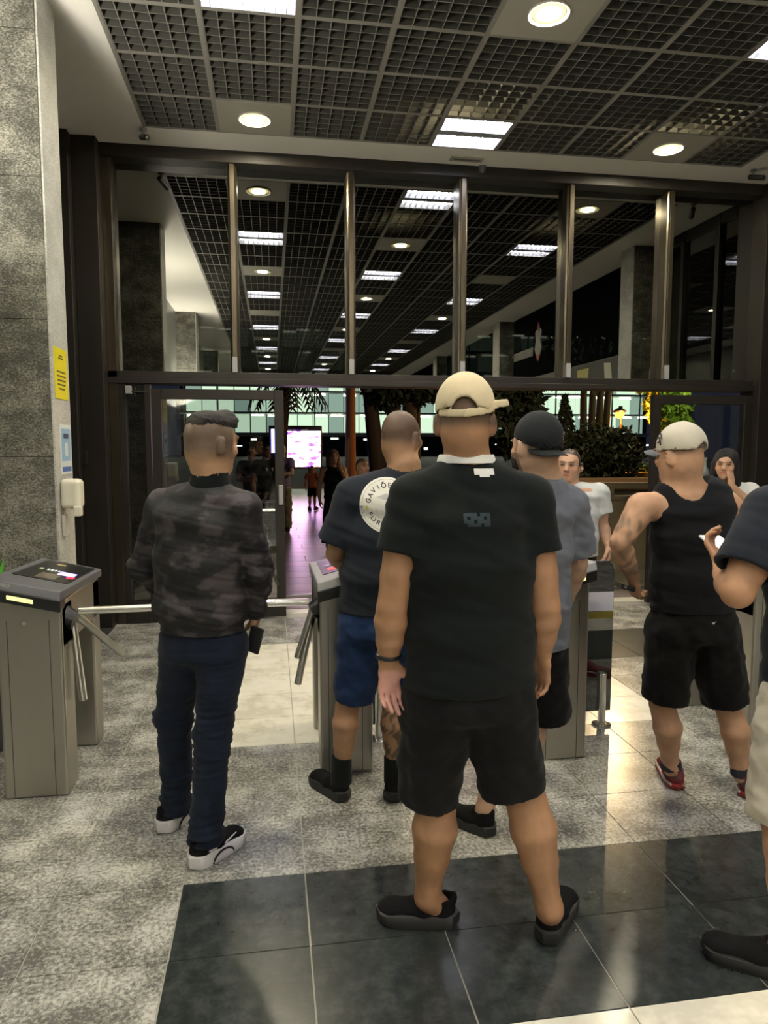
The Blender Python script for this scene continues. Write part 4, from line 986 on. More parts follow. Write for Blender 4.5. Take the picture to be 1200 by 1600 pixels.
    wing = [(cx-.05,cz+.035),(cx-.01,cz+.050),(cx+.05,cz+.050),(cx+.02,cz+.030),(cx+.05,cz+.005),(cx,cz+.020),(cx-.03,cz+.028)]
    me = MB().add([(x, 2.6, z) for x, z in wing], [tuple(range(7))]).mesh('wing_drawing', mat('print_grey2', (.42,.42,.40), .8)); link('wing_drawing', me, sh); project_flat(sh, me, (0,1,0), .0034)
    shorts(t, C_BLUES, V3(.47,3.05,.86), .172, .135, bs, [(V3(.39,3.07,.82), at(552, 1088, 3.13), .108, (.092,.105)), (V3(.56,3.03,.82), V3(.60,3.09,.50), .108, (.098,.105))])
    for (a, b), an in ((fL, sp['an'][0]), (fR, sp['an'][1])): shoe(t, a, b, M_SHOEB, M_SOLEB, None, .034); socks(t, an, a, b, C_BLKT, .20)
P2()
t = thing('folded_paper', (.33, 3.36, 1.1), 'white and black folded leaflet held by the man with the round back print', 'leaflet')
c = at(548, 860, 3.40)
MB().hexa([tuple(c+V3(*q)) for q in ((-.035,0,-.04),(.05,-.02,-.05),(.05,-.012,-.05),(-.035,.008,-.04),(-.045,0,.02),(.05,-.02,.06),(.05,-.012,.06),(-.045,.008,.02))]).obj('sheet', C_WHITE, t)
MB().hexa([tuple(c+V3(*q)) for q in ((-.02,-.015,-.085),(.05,-.03,-.09),(.05,-.024,-.09),(-.02,-.009,-.085),(-.03,-.015,-.045),(.05,-.03,-.045),(.05,-.024,-.045),(-.03,-.009,-.045))]).obj('dark_flap', M_BLACKP, t)

# --- man in grey tee, backward dark cap --------------------------------------------------
def P4():
    t = thing('person', (1.0, 2.75, 0), 'man in a grey t-shirt, dark backward cap and black shorts behind the broad man', 'person')
    hf = frame(-20, -4); hc = at(836, 700, 2.75)+V3(0,0,.005); nb = at(850, 742, 2.74)
    bs = unit(V3(.97,.20,0)); bk = V3(.2,-.97,0)
    fL = (V3(.895,2.68,0), V3(.73,2.88,0)); fR = (V3(1.08,2.86,0), V3(1.0,3.13,0))
    def hair(x, y, z, P): return (.035,.025,.02), sst(z, -.06, -.03)*.85*(1-sst(y, .0, .03))*(1-sst(np.abs(x), .07, .075))+((y > .02)*(z < -.02)*.6*(z > -.11))
    sp = dict(head=hc, hf=hf, neckb=nb, neckr=.060, side=bs, back=bk, sc=1.03,
      torso=[(V3(1.02,2.74,.95),.14,.11), (V3(1.03,2.74,1.2),.14,.10), (V3(1.05,2.74,1.36),.155,.10)],
      sh=[V3(.87,2.70,1.405), at(890, 790, 2.78)], el=[V3(.80,2.78,1.15), at(903, 880, 2.84)], wr=[V3(.90,2.99,1.08), at(888, 935, 3.02)],
      hands=[((.5,.6,.2), (.2,-.3,-.9), (.6,.5,.3), .7), ((-.1,.6,-.7), (-.9,.1,0), (.1,.7,.6), .6)],
      hip=[V3(.94,2.74,.86), V3(1.10,2.76,.86)], kn=[V3(.93,2.73,.48), V3(1.13,2.86,.48)], an=[V3(.865,2.735,.105), V3(1.06,2.92,.105)], foot=[fL, fR])
    sp['col'] = skincol((.50,.315,.215), hair, fr=hf, c=hc); body(t, sp, .006)
    st = [(V3(1.035,2.74,.79),.188,.142), (V3(1.035,2.74,.98),.180,.138), (V3(1.04,2.74,1.2),.182,.135), (V3(1.05,2.74,1.36),.185,.118), (V3(1.055,2.74,1.43),.135,.09)]
    tee(t, C_GREYT, st, sp['sh'], sp['el'], .80, bs, nb, .080, .086, folds=(.007, 10))
    shorts(t, C_BLKS, V3(1.03,2.75,.84), .168, .13, bs, [(V3(.94,2.75,.80), V3(.935,2.74,.50), .11, (.10,.105)), (V3(1.115,2.77,.80), at(858, 1118, 2.84), .11, (.095,.105))])
    c = cap_mesh(t, hc, frame(-20, 16), C_DKCAP, 1.03, opening=1, brim=-1)
    r, f, u = frame(-20, 16)
    me = None
    S = SDF(.004); q = [hc+(r*x+f*y+u*z)*1.03 for x, y, z in ((.015,-.105,.075),(.045,-.095,.080),(.055,-.083,.085))]; q2 = [hc+(r*x+f*y+u*z)*1.03 for x, y, z in ((.040,-.098,.078),(.034,-.107,.058),(.038,-.108,.045))]
    for p_ in (q, q2):
        for a, b in zip(p_, p_[1:]): S.cone(a, b, .003, .003, .002)
    solid('cap_emblem', S, mat('emblem_brown', (.10,.07,.05), .6), c)
    S = SDF(.006); L = lambda x, y, z: hc+r*x+f*y+u*z
    S.ell(L(0,.045,-.065), (.060,.055,.055), [r,f,u]); S.ell(L(0,.05,-.02), (.05,.075,.05), [r,f,u], .01, True); solid('beard', S, mat('dark_beard', (.03,.022,.018), .95, bump=.6, bscale=250), t)
    for a, b in (fL, fR): shoe(t, a, b, M_SHOEB, M_SOLEB, None, .032)
P4()

# --- man in the pale polo facing the camera -----------------------------------------------------
def P5():
    Y5 = 4.65
    t = thing('person', (2.08, Y5, 0), 'man in a pale grey polo shirt with a badge, facing the queue beyond the turnstiles', 'person')
    hf = frame(213, -2, 2); hc = at(889, 728, Y5); nb = hc+V3(.005,.02,-.155)
    bs = unit(V3(.95,-.30,0)); bk = V3(.3,.95,0)
    fL = (V3(1.98,4.72,0), V3(1.93,4.45,0)); fR = (V3(2.19,4.72,0), V3(2.22,4.45,0))
    def hair(x, y, z, P): m = np.maximum(sst(z-.55*y, .042, .058), (np.abs(x) > .060)*(y < .035)*sst(z, -.01, .005)); m = np.maximum(m, sst(-y, .0, .02)*sst(z, -.06, -.03)); return (.014,.011,.010), m*.93
    sp = dict(head=hc, hf=hf, neckb=nb, neckr=.062, side=bs, back=bk, sc=1.0,
      torso=[(V3(2.08,Y5,.92),.14,.11), (V3(2.08,Y5,1.15),.14,.11), (V3(2.08,Y5,1.3),.15,.10)],
      sh=[V3(1.895,Y5,1.285), V3(2.265,Y5,1.285)], el=[V3(1.83,4.68,1.03), at(941, 820, Y5)], wr=[V3(1.85,4.56,.82), at(951, 853, 4.58)],
      hands=[((0,-.1,-1), (.9,-.1,0), (0,-.9,-.1), .6), ((-.02,-.15,-1), (-.85,.3,0), (-.2,-.9,-.1), .7)],
      hip=[V3(2.0,Y5,.80), V3(2.16,Y5,.80)], kn=[V3(1.98,4.63,.45), V3(2.18,4.63,.45)], an=[V3(1.97,4.66,.10), V3(2.19,4.66,.10)], foot=[fL, fR])
    sp['col'] = skincol((.50,.295,.200), hair, fr=hf, c=hc); body(t, sp, .0065)
    st = [(V3(2.08,Y5,.855),.178,.140), (V3(2.08,Y5,1.0),.172,.140), (V3(2.08,Y5,1.15),.170,.130), (V3(2.08,Y5,1.26),.165,.112), (V3(2.08,4.66,1.325),.12,.085)]
    sh = tee(t, C_POLO, st, sp['sh'], sp['el'], .62, bs, nb, .076, .084, folds=(.005, 9))
    for q in (-1, 1):
        c = nb+V3(0,-.03,.03); s = MB(); p = [c+V3(q*.066,.03,.006), c+V3(q*.050,-.045,-.012), c+V3(q*.006,-.060,-.050), c+V3(q*.048,-.072,-.075), c+V3(q*.078,-.035,-.045), c+V3(q*.092,.03,-.022)]
        s.add(p+[x+V3(0,-.004,-.004) for x in p], [(0,1,2,3,4,5), (11,10,9,8,7,6)]+[(i, (i+1)%6, (i+1)%6+6, i+6) for i in range(6)]).obj('collar', C_POLO, sh)
    me = MB().add([(x, 4.2, z) for z in (1.09, 1.13, 1.17) for x in (2.005, 2.035, 2.065)], [(j*3+i, j*3+i+1, (j+1)*3+i+1, (j+1)*3+i) for j in range(2) for i in range(2)]).mesh('badge', mat('badge_white', (.80,.72,.78), .4)); link('badge', me, sh); project_flat(sh, me, (0,1,0), .006)
    for z in (1.165, 1.152):
        me = MB().add([(2.085+.011*i, 4.2, z+dz) for dz in (-.003,.003) for i in range(6)], [(i, i+1, i+7, i+6) for i in range(5)]).mesh('chest_text', mat('text_grey', (.18,.18,.18), .7)); link('chest_text', me, sh); project_flat(sh, me, (0,1,0), .004)
    shorts(t, C_BLKS, V3(2.08,Y5,.80), .165, .13, bs, [(V3(2.0,Y5,.76), V3(1.975,4.66,.06), .10, (.075,.085)), (V3(2.16,Y5,.76), V3(2.185,4.66,.06), .10, (.075,.085))], name='trousers')
    for a, b in (fL, fR): shoe(t, a, b, M_SHOEB, M_SOLEB, None)
P5()

# --- man in the black tank top -----------------------------------------------------------------
def P6():
    Y6 = 2.88
    t = thing('person', (1.88, Y6, 0), 'tattooed man in a black tank top, pale cap and red trainers', 'person')
    hf = frame(-24, -4); hc = at(1061, 712, Y6)+V3(0,0,.0); nb = at(1068, 758, Y6)+V3(0,0,-.005)
    bs = unit(V3(1,-.02,0)); bk = V3(0,-1,0)
    fL = (V3(1.86,2.92,0), V3(1.95,3.19,0)); fR = (V3(2.125,2.80,0), V3(2.33,3.00,0))
    el0 = at(968, 848, 2.86)
    def tat(P, C):
        m = (P[:,0] < 1.70)*sst(-P[:,2], -1.38, -1.30)*sst(P[:,2], 1.02, 1.05); n = sst(wob(P, 38, 21), -.45, .35)*.62; kk = np.exp(-(np.linalg.norm(P-el0, axis=1)/.05)**2)
        C = mixc(C, (.075,.075,.062), m*n*(1-.85*kk)); m2 = (P[:,0] > 2.06)*(P[:,2] > 1.38)*(P[:,2] < 1.5); return mixc(C, (.10,.085,.07), m2*sst(wob(P, 45, 4), 0, .5)*.4)
    def hair(x, y, z, P): return (.08,.06,.05), sst(z, -.02, .02)*.3*(1-sst(y, .03, .06))
    sp = dict(head=hc, hf=hf, neckb=nb, neckr=.068, side=bs, back=bk, sc=1.06, calf=1.0, mus=1.0,
      torso=[(V3(1.86,Y6,.92),.15,.11), (V3(1.86,Y6,1.15),.155,.115), (V3(1.845,Y6,1.33),.178,.118), (V3(1.84,Y6,1.40),.15,.095)],
      sh=[at(1003, 793, Y6), at(1136, 793, Y6)], el=[el0, at(1168, 840, 3.02)], wr=[at(990, 905, 3.0), at(1150, 862, 3.22)],
      hands=[((.25,.25,-.9), (.8,.2,.2), (-.3,.9,.2), .95), ((-.3,.8,.2), (-.6,-.3,.6), (.1,.3,.9), .6)],
      hip=[V3(1.775,Y6,.84), V3(1.97,Y6,.84)], kn=[at(1035, 1100, 2.92), at(1138, 1105, 2.88)], an=[at(1048, 1197, 2.97), at(1158, 1208, 2.86)], foot=[fL, fR])
    sp['col'] = skincol((.46,.265,.165), hair, tat, fr=hf, c=hc); body(t, sp, .006)
    S = SDF(.0075)
    st = [(V3(1.87,Y6,.885),.190,.145), (V3(1.865,Y6,1.05),.180,.142), (V3(1.86,Y6,1.22),.186,.142), (V3(1.85,Y6,1.34),.186,.132), (V3(1.845,Y6,1.43),.145,.105)]
    loft(S, st, bs, .05)
    for q in (-1, 1): S.cone(V3(1.845+q*.06,Y6,1.425), V3(1.845+q*.130,Y6,1.405), .050, .052, .05)
    for i in (0, 1): s_ = sp['sh'][i]; S.ell(s_+V3((-1, 1)[i]*.045,0,.015), (.060,.16,.125), None, .008, True)
    S.cone(nb+V3(0,.01,-.065), nb+V3(0,.02,.12), (.085,.12), (.125,.14), .012, sub=True)
    S.plane((0,0,.885), (0,0,-1))
    tk = solid('tank_top', S, C_TANK, t, None, lambda P: .005*wob(P*V3(1,1,.5), 16, 5)*sst(1.45-P[:,2], .05, .5)+.004*wob(P*V3(.7,.7,2), 26, 8))
    sh = shorts(t, C_BLKS, V3(1.87,Y6,.84), .188, .145, bs, [(V3(1.775,Y6,.80), at(1040, 1090, 2.92), .115, (.098,.108)), (V3(1.97,Y6,.80), at(1132, 1095, 2.89), .118, (.102,.110))])
    q = at(1120, 975, 2.72); me = MB().add([(q[0]-.012,q[1]-.3,q[2]+.004),(q[0]-.002,q[1]-.3,q[2]-.008),(q[0]+.014,q[1]-.3,q[2]+.006),(q[0],q[1]-.3,q[2])], [(0,1,2,3)]).mesh('white_mark', C_WHITE); link('white_mark', me, sh); project_flat(sh, me, (0,1,0), .003)
    fr = frame(-24, 3); c = cap_mesh(t, hc, fr, C_STONE, 1.04, opening=-1, brim=1, brimm=mat('slate_brim', (.075,.08,.095), .8))
    r, f, u = fr
    S = SDF(.0035)
    for (a, b) in (((-.083,.035,.045),(-.079,.048,.075)), ((-.079,.048,.075),(-.072,.060,.070)), ((-.081,.040,.060),(-.074,.058,.050)), ((-.083,.032,.070),(-.076,.045,.095))):
        S.cone(hc+(r*a[0]+f*a[1]+u*a[2])*1.04, hc+(r*b[0]+f*b[1]+u*b[2])*1.04, .0042, .0035, .002)
    solid('cap_emblem', S, mat('emblem_dark', (.05,.035,.045), .7), c)
    hr = SDF(.006); hr.ell(hc-f*.025+u*.050, (.074,.082,.055), [r,f,u]); solid('hair', hr, mat('short_brown_hair', (.14,.10,.075), .9, bump=.5, bscale=300), t)
    red = mat('red_grey_shoe', rough=.7, cols=[(.38,(.06,.06,.065)),(.46,(.20,.03,.035)),(.54,(.26,.035,.04)),(.64,(.12,.12,.12))], vscale=14, vdetail=2)
    for a, b in (fL, fR):
        o = shoe(t, a, b, red, mat('red_rubber', (.28,.03,.03), .6), None, .018); f_ = unit(b-a); r_ = V3(f_[1], -f_[0], 0)
        for k in (-1, 1): MB().tube([a+f_*x+r_*k*(.047 if x > .03 else .028)+V3(0,0,.030+.004*(i % 2)) for i, x in enumerate((.006,.05,.10,.15,.20,.25))], .006, 6).obj('silver_band', mat('silver_band', (.55,.50,.48), .3, .6), o, True)
        an = sp['an'][0 if a is fL[0] else 1]; socks(t, an, a, b, mat('navy_sock', (.02,.02,.035), .9), .125)
    return sp
sp6 = P6()
t = thing('phone', (1.5, 3.0, .95), 'small phone with bright edge held in the tattooed hand', 'phone'); c = at(981, 916, 2.98)
MB().hexa([tuple(c+V3(*q)) for q in ((-.032,0,-.010),(.03,-.01,-.028),(.03,.06,-.028),(-.032,.07,-.010),(-.028,0,.012),(.034,-.01,-.006),(.034,.06,-.006),(-.028,.07,.012))]).obj('phone_body', M_BLACKP, t, bevel=.002)
MB().hexa([tuple(c+V3(*q)) for q in ((-.024,-.003,-.006),(-.008,-.005,-.012),(-.008,.0,-.012),(-.024,.002,-.006),(-.021,-.003,.008),(-.006,-.005,.004),(-.006,.0,.004),(-.021,.002,.008))]).obj('bright_edge', M_CHROME, t)

# --- man cut by the right edge ---------------------------------------------------------------------
def P7():
    t = thing('person', (1.62, 1.95, 0), 'man in beige shorts cut off by the right edge, bent arm holding a phone', 'person')
    hf = frame(-35, -8); hc = V3(1.72,1.98,1.66); nb = V3(1.74,1.95,1.50); bs = unit(V3(.80,-.60,0)); bk = V3(.5,-.86,0)
    fL = (V3(1.56,1.80,0), V3(1.395,2.03,0)); fR = (V3(1.92,1.95,0), V3(1.78,2.19,0))
    fL = (V3(1.565,1.77,0), V3(1.345,1.945,0))
    sp = dict(head=hc, hf=hf, neckb=nb, side=bs, back=bk, sc=1.12, mus=1.08,
      torso=[(V3(1.74,1.93,.92),.15,.11), (V3(1.74,1.93,1.15),.15,.11), (V3(1.74,1.94,1.34),.17,.11)],
      sh=[V3(1.545,1.98,1.405), V3(1.93,1.85,1.41)], el=[at(1152, 925, 1.93), V3(1.99,1.95,1.12)], wr=[at(1128, 880, 2.24), V3(1.80,2.18,1.15)],
      hands=[((-.1,.55,.5), (.5,-.2,.8), (.75,.3,-.2), .7), ((-.6,.6,.3), (-.2,.2,.9), (.3,.8,.3), .7)],
      hip=[V3(1.65,1.94,.86), V3(1.83,1.90,.86)], kn=[V3(1.60,1.95,.47), V3(1.85,1.97,.47)], an=[V3(1.55,1.83,.11), V3(1.90,2.0,.105)], foot=[fL, fR])
    sp['col'] = skincol((.43,.23,.13), None, fr=hf, c=hc); body(t, sp, .006)
    st = [(V3(1.745,1.93,.80),.200,.150), (V3(1.745,1.93,1.0),.195,.148), (V3(1.745,1.93,1.2),.195,.145), (V3(1.745,1.94,1.36),.20,.128), (V3(1.745,1.94,1.46),.145,.095)]
    e7 = list(sp['el']); tee(t, C_NAVT, st, sp['sh'], e7, .74, bs, nb, .090, .100, folds=(.006, 9))
    shorts(t, C_KHAKI, V3(1.745,1.93,.84), .185, .14, bs, [(V3(1.655,1.95,.80), V3(1.605,1.955,.415), .115, (.105,.115)), (V3(1.83,1.91,.80), V3(1.85,1.97,.42), .112, (.10,.11))])
    for a, b in (fL, fR): shoe(t, a, b, M_SHOEB, M_SOLEB, None, .032)
P7()
t = thing('phone', (1.36, 2.35, 1.3), 'white phone held up by the man at the right edge', 'phone'); c = at(1126, 857, 2.36)
MB().hexa([tuple(c+V3(*q)) for q in ((-.02,-.01,-.012),(.055,-.03,-.012),(.055,.09,.03),(-.02,.11,.03),(-.02,-.012,-.004),(.055,-.032,-.004),(.055,.088,.038),(-.02,.108,.038))]).obj('phone_body', mat('white_phone', (.85,.80,.80), .2), t, bevel=.002)

# --- woman at the right -------------------------------------------------------------------------
def longhair(t, hc, fr, m, back=.0, low=.34, h=.009):
    r, f, u = fr; L = lambda x, y, z: hc+r*x+f*y+u*z; S = SDF(h)
    S.ell(L(0,-.02,.040), (.092,.105,.094), [r,f,u]); S.cone(L(-.075,-.02,.0), L(-.095,.0,-low*.8), (.035,.045), (.030,.03), .03, r); S.cone(L(.075,-.02,.0), L(.095,-.0,-low*.9), (.035,.045), (.030,.03), .03, r)
    S.cone(L(0,-.07,.0), L(0,-.10,-low), (.085,.045), (.09,.03), .04, r); S.ell(L(0,.075,-.012), (.060,.075,.078), [r,f,u], .012, True)
    return solid('hair', S, m, t, None, lambda P: .004*wob(P*V3(3,3,.6), 30, 3))
M_HAIRB = mat('long_black_hair', (.005,.004,.005), .4, bump=.7, bscale=90, stretch=(8,8,.8))
def P8():
    Y8 = 5.0
    t = thing('person', (3.55, Y8, 0), 'long-haired woman in a white shirt with a hand on her cheek', 'person')
    hf = frame(222, -2, 3); hc = at(1134, 727, Y8); nb = hc+V3(.02,.03,-.15); bs = unit(V3(1,.25,0)); bk = V3(-.2,.98,0)
    fL = (V3(3.45,5.08,0), V3(3.42,4.82,0)); fR = (V3(3.68,5.08,0), V3(3.70,4.82,0))
    face_pt = hc+hf[1]*.085+V3(.035,-.012,-.065)
    sp = dict(head=hc, hf=hf, hsz=.95, neckb=nb, neckr=.050, side=bs, back=bk, sc=.88,
      torso=[(V3(3.56,Y8,.90),.13,.10), (V3(3.56,Y8,1.12),.12,.10), (V3(3.55,Y8,1.27),.14,.09)],
      sh=[V3(3.40,4.98,1.265), V3(3.72,5.02,1.265)], el=[V3(3.38,4.90,1.0), V3(3.72,4.85,1.08)], wr=[V3(3.55,4.75,.98), face_pt+V3(.015,-.015,-.085)],
      hands=[((.8,-.2,0), (0,.8,.3), (0,-.2,.9), .5), ((-.10,.05,1), (-.2,.9,.0), (.9,.2,.2), .30)],
      handsz=.88, hip=[V3(3.48,Y8,.82), V3(3.63,Y8,.82)], kn=[V3(3.47,4.98,.45), V3(3.65,4.98,.45)], an=[V3(3.45,5.02,.10), V3(3.67,5.02,.10)], foot=[fL, fR])
    sp['col'] = skincol((.50,.29,.185), None, fr=hf, c=hc, sz=.95); body(t, sp, .0065)
    st = [(V3(3.56,Y8,.82),.16,.125), (V3(3.56,Y8,1.0),.145,.12), (V3(3.555,Y8,1.15),.155,.125), (V3(3.55,Y8,1.24),.15,.10), (V3(3.55,Y8,1.30),.10,.07)]
    tee(t, C_WHITE, st, sp['sh'], sp['el'], .66, bs, nb, .066, .076, folds=(.005, 9))
    shorts(t, C_BLKS, V3(3.56,Y8,.80), .155, .12, bs, [(V3(3.48,Y8,.76), V3(3.455,5.02,.06), .095, (.07,.08)), (V3(3.63,Y8,.76), V3(3.665,5.02,.06), .095, (.07,.08))], name='trousers')
    longhair(t, hc, hf, M_HAIRB)
    for a, b in (fL, fR): shoe(t, a, b, M_SHOEB, M_SOLEB, None)
P8()
t = thing('spray_bottle', (3.15, 5.0, 1.4), 'grey bottle with a narrow neck standing behind the man in the tank top', 'bottle', None)
c = at(1101, 745, 5.5)
MB().lathe([(.030,0),(.034,.01),(.034,.07),(.020,.10),(.012,.12),(.011,.165),(.016,.168),(.014,.185)], tuple(c-V3(0,0,.02)), 20).obj('bottle_body', mat('grey_glass_bottle', (.16,.18,.17), .25), t, True)
zt = c[2]-.02
t = thing('display_plinth', (c[0], c[1], 0), 'dark plinth carrying the grey bottle near the right door', 'plinth')
MB().box(c[0]-.12, c[0]+.12, c[1]-.10, c[1]+.12, 0, zt-.03).obj('column', M_BRONZE, t, bevel=.006); MB().box(c[0]-.14, c[0]+.14, c[1]-.12, c[1]+.14, zt-.03, zt).obj('plinth_top', M_BRONZE, t, bevel=.004)

# --- people out on the plaza -----------------------------------------------------------------------
def standing(x, y, H, yaw, label, top, bot, skin, hairc, long=False, dress=False, arms='down', toplab=None, h=.011, marks=None, shortleg=False):
    k = H/1.75; t = thing('person', (x, y, 0), label, 'person'); r, f, u = frame(yaw); B = V3(x, y, 0); L = lambda a, b, c: B+(r*a+f*b)*k+V3(0,0,c*k)
    hc = L(0,.0,1.62); hf = frame(yaw)
    el = [L(-.26,-.02,1.12), L(.26,-.02,1.12)]; wr = [L(-.26,.05,.88), L(.26,.05,.88)]; hd = [(tuple(-V3(0,0,1)), tuple(r), tuple(f), .5), (tuple(-V3(0,0,1)), tuple(-r), tuple(f), .5)]
    if arms in ('face', 'fold'):
        el[0] = L(-.24,.10,1.16); wr[0] = L(-.09,.14,1.42) if arms == 'face' else L(-.02,.22,1.15); hd[0] = ((*(V3(0,0,1) if arms == 'face' else r),), tuple(-f), tuple(r if arms == 'face' else V3(0,0,1)), .5)
        if arms == 'fold': el[1] = L(.24,.10,1.12); wr[1] = L(.02,.24,1.10); hd[1] = (tuple(-r), tuple(-f), (0,0,1.), .5)
    fL = (L(-.10,-.06,0), L(-.13,.20,0)); fR = (L(.10,-.06,0), L(.13,.20,0))
    sp = dict(head=hc, hf=hf, hsz=k if H > 1.3 else k*1.25, neckb=L(0,-.01,1.465), side=r, back=-f, sc=k, handsz=k,
      torso=[(L(0,0,.95),.14*k,.10*k), (L(0,0,1.2),.13*k,.10*k), (L(0,0,1.38),.15*k,.10*k)],
      sh=[L(-.18,0,1.40), L(.18,0,1.40)], el=el, wr=wr, hands=hd, hip=[L(-.09,0,.88), L(.09,0,.88)], kn=[L(-.10,.01,.48), L(.10,.01,.48)], an=[L(-.10,0,.10), L(.10,0,.10)], foot=[fL, fR])
    def hair(xx, y_, z, P): return hairc, np.maximum(sst(z-.5*y_, .035, .05), sst(-y_, 0, .03)*sst(z, -.05, -.02))*.95
    sp['col'] = skincol(skin, hair, fr=hf, c=hc, sz=sp['hsz']); body(t, sp, h)
    st = [(L(0,0,.90),.175*k,.13*k), (L(0,0,1.05),.155*k,.125*k), (L(0,0,1.22),.165*k,.13*k), (L(0,0,1.36),.17*k,.11*k), (L(0,0,1.44),.12*k,.08*k)]
    o = tee(t, top, st, sp['sh'] if not dress else [None, None], el, .6, r, L(0,-.01,1.465), .078*k, .086*k, h=h, name='dress_top' if dress else 'shirt', folds=(.004, 9))
    if dress:
        S = SDF(h); S.cone(L(0,0,1.0), L(0,0,.12), (.15*k,.12*k), (.22*k,.18*k), .03, r, flat=(0,1)); solid('skirt', S, bot, t, None, lambda P: .010*wob(P*V3(2,2,.3), 14, 2))
    else:
        zb = .55 if shortleg else .06
        shorts(t, bot, L(0,0,.86), .165*k, .125*k, r, [(L(-.09,0,.82), L(-.105,0,zb), .10*k, (.085*k,.09*k)), (L(.09,0,.82), L(.105,0,zb), .10*k, (.085*k,.09*k))], h=h, name='shorts' if shortleg else 'trousers')
    if long: longhair(t, hc, hf, MATS[long], h=h, low=.40)
    if not dress:
        for a, b in (fL, fR): shoe(t, a, b, M_SHOEB, M_SOLEB, None, laces=False)
    if marks:
        me = MB().add([tuple(L(*q)) for q in marks], [(0,1,2,3)]).mesh('chest_print', C_WHITE); link('chest_print', me, o); project_flat(o, me, tuple(-f), .004)
    return t
mat('long_brown_hair', (.10,.045,.025), .5, bump=.6, bscale=60, stretch=(8,8,.8))
standing(.94, 11.0, 1.56, 170, 'woman in a long black dress with long brown hair standing on the plaza', C_BLKT, C_BLKT, (.45,.25,.15), (.08,.04,.03), long='long_brown_hair', dress=True, arms='face')
standing(.985, 17.8, 1.12, 8, 'child in shorts and long dark socks before the bright screen', mat('orange_jersey', (.30,.10,.05), .8), C_BLKS, (.40,.22,.14), (.35,.14,.05), shortleg=True)  # orange lamplight on the child is put into the jersey colour
standing(1.04, 8.2, 1.49, 150, 'short bald man outside behind the shoulder of the man with the round print', C_NAVT, C_BLKS, (.42,.24,.15), (.10,.07,.05))
standing(-.10, 11.8, 1.66, 150, 'man in black with a white chest print seen through the left glass door', C_BLKT, C_BLKS, (.42,.26,.17), (.02,.015,.015), marks=[(-.07,.4,1.28),(.07,.4,1.28),(.07,.4,1.34),(-.07,.4,1.34)])
standing(-.36, 12.6, 1.62, 185, 'person in dark clothes standing farthest left behind the glass door', C_NAVT, C_BLKS, (.42,.24,.16), (.03,.02,.02), arms='fold')
standing(.18, 13.5, 1.66, 200, 'person with pale hair and violet shirt near the edge of the left door', mat('violet_shirt', (.20,.16,.30), .8), mat('olive_trousers', (.18,.17,.11), .9), (.50,.36,.30), (.45,.42,.42), arms='fold')

# ---------------------------------------------------------------- outside: plaza, building, trees, screen
pz = structroot('plaza_floor', (2, 12, 0))
MB().box(-30, 60, 6.82, 130, -.16, -.13).obj('ground_bed', mat('dark_ground', (.05,.045,.045), .6), pz)
M_PAV = [mat('plaza_stone_%s' % n, c, .30, var=.15, vscale=4) for n, c in (('warm', (.21,.165,.16)), ('grey', (.17,.145,.15)), ('rose', (.25,.18,.18)))]
MB().box(-3, 8, 6.82, 7.02, -.13, -.012).obj('sill_stone', M_MARB, pz)
PX, PY = 1.1, .42
pm = [MB().box(0, PX-.008, 0, PY-.008, -.12, -.01).mesh('paver', m) for m in M_PAV]
for j in range(24):
    for i in range(9):
        o = link('paver', random.choice(pm), pz); o.location = (-3.2+PX*i+(j % 3)*.36, 7.03+PY*j, 0)
MB().box(-30, 60, 7.03+PY*24, 27, -.12, -.012).obj('far_paving', mat('far_paving', (.23,.17,.15), .30, var=.2, vscale=2), pz)
MB().box(-30, 60, 27, 130, -.12, -.02).obj('far_ground', mat('far_ground', (.06,.05,.045), .7), pz)
t = thing('rail_track', (0, 7.3, 0), 'thin pale metal strip lying in the plaza paving beyond the door', 'strip')
MB().box(-1.5, 3.5, 7.62, 7.66, -.011, .004).obj('strip', M_CHROME, t)

# bright screen
sc_ = thing('video_screen', (.75, 24, 0), 'large bright outdoor video screen glowing white and violet', 'screen')
MB().box(-.10, 1.68, 24.03, 24.28, .85, 2.30).obj('screen_case', M_BLACKP, sc_, bevel=.02)
MB().box(-.10, 1.20, 23.95, 24.2, 2.17, 2.30).obj('screen_hood', M_BLACKP, sc_, bevel=.01)
MB().box(.2, .35, 24.1, 24.2, -.01, .85).obj('leg', M_BLACKP, sc_); MB().box(1.2, 1.35, 24.1, 24.2, -.01, .85).obj('leg', M_BLACKP, sc_)
m = bpy.data.materials.new('screen_picture'); m.use_nodes = True; nt = m.node_tree; nt.nodes.clear(); N = nt.nodes
tc = N.new('ShaderNodeTexCoord'); mp = N.new('ShaderNodeMapping'); mp.inputs['Scale'].default_value = (1.6, 1, 3.2); no = N.new('ShaderNodeTexNoise'); no.inputs['Scale'].default_value = 1.7; no.inputs['Detail'].default_value = 3
rp = N.new('ShaderNodeValToRGB'); e = rp.color_ramp.elements
while len(e) < 6: e.new(.5)
for q, (p, c) in zip(e, ((.34,(.06,.02,.30,1)), (.40,(.30,.08,.9,1)), (.45,(.95,.45,1,1)), (.54,(1,.80,1,1)), (.60,(1,.45,.22,1)), (.66,(.6,.04,.10,1)))): q.position = p; q.color = c
em = N.new('ShaderNodeEmission'); em.inputs[1].default_value = 6; ou = N.new('ShaderNodeOutputMaterial'); L = nt.links
L.new(tc.outputs['Object'], mp.inputs[0]); L.new(mp.outputs[0], no.inputs[0]); L.new(no.outputs['Fac'], rp.inputs[0]); L.new(rp.outputs[0], em.inputs[0]); L.new(em.outputs[0], ou.inputs[0])
MB().box(-.04, 1.62, 24.0, 24.03, .93, 2.12).obj('picture', m, sc_)
t = thing('light_strip', (.02, 21, 1.7), 'slim vertical blue and violet lit panel left of the video screen', 'light')
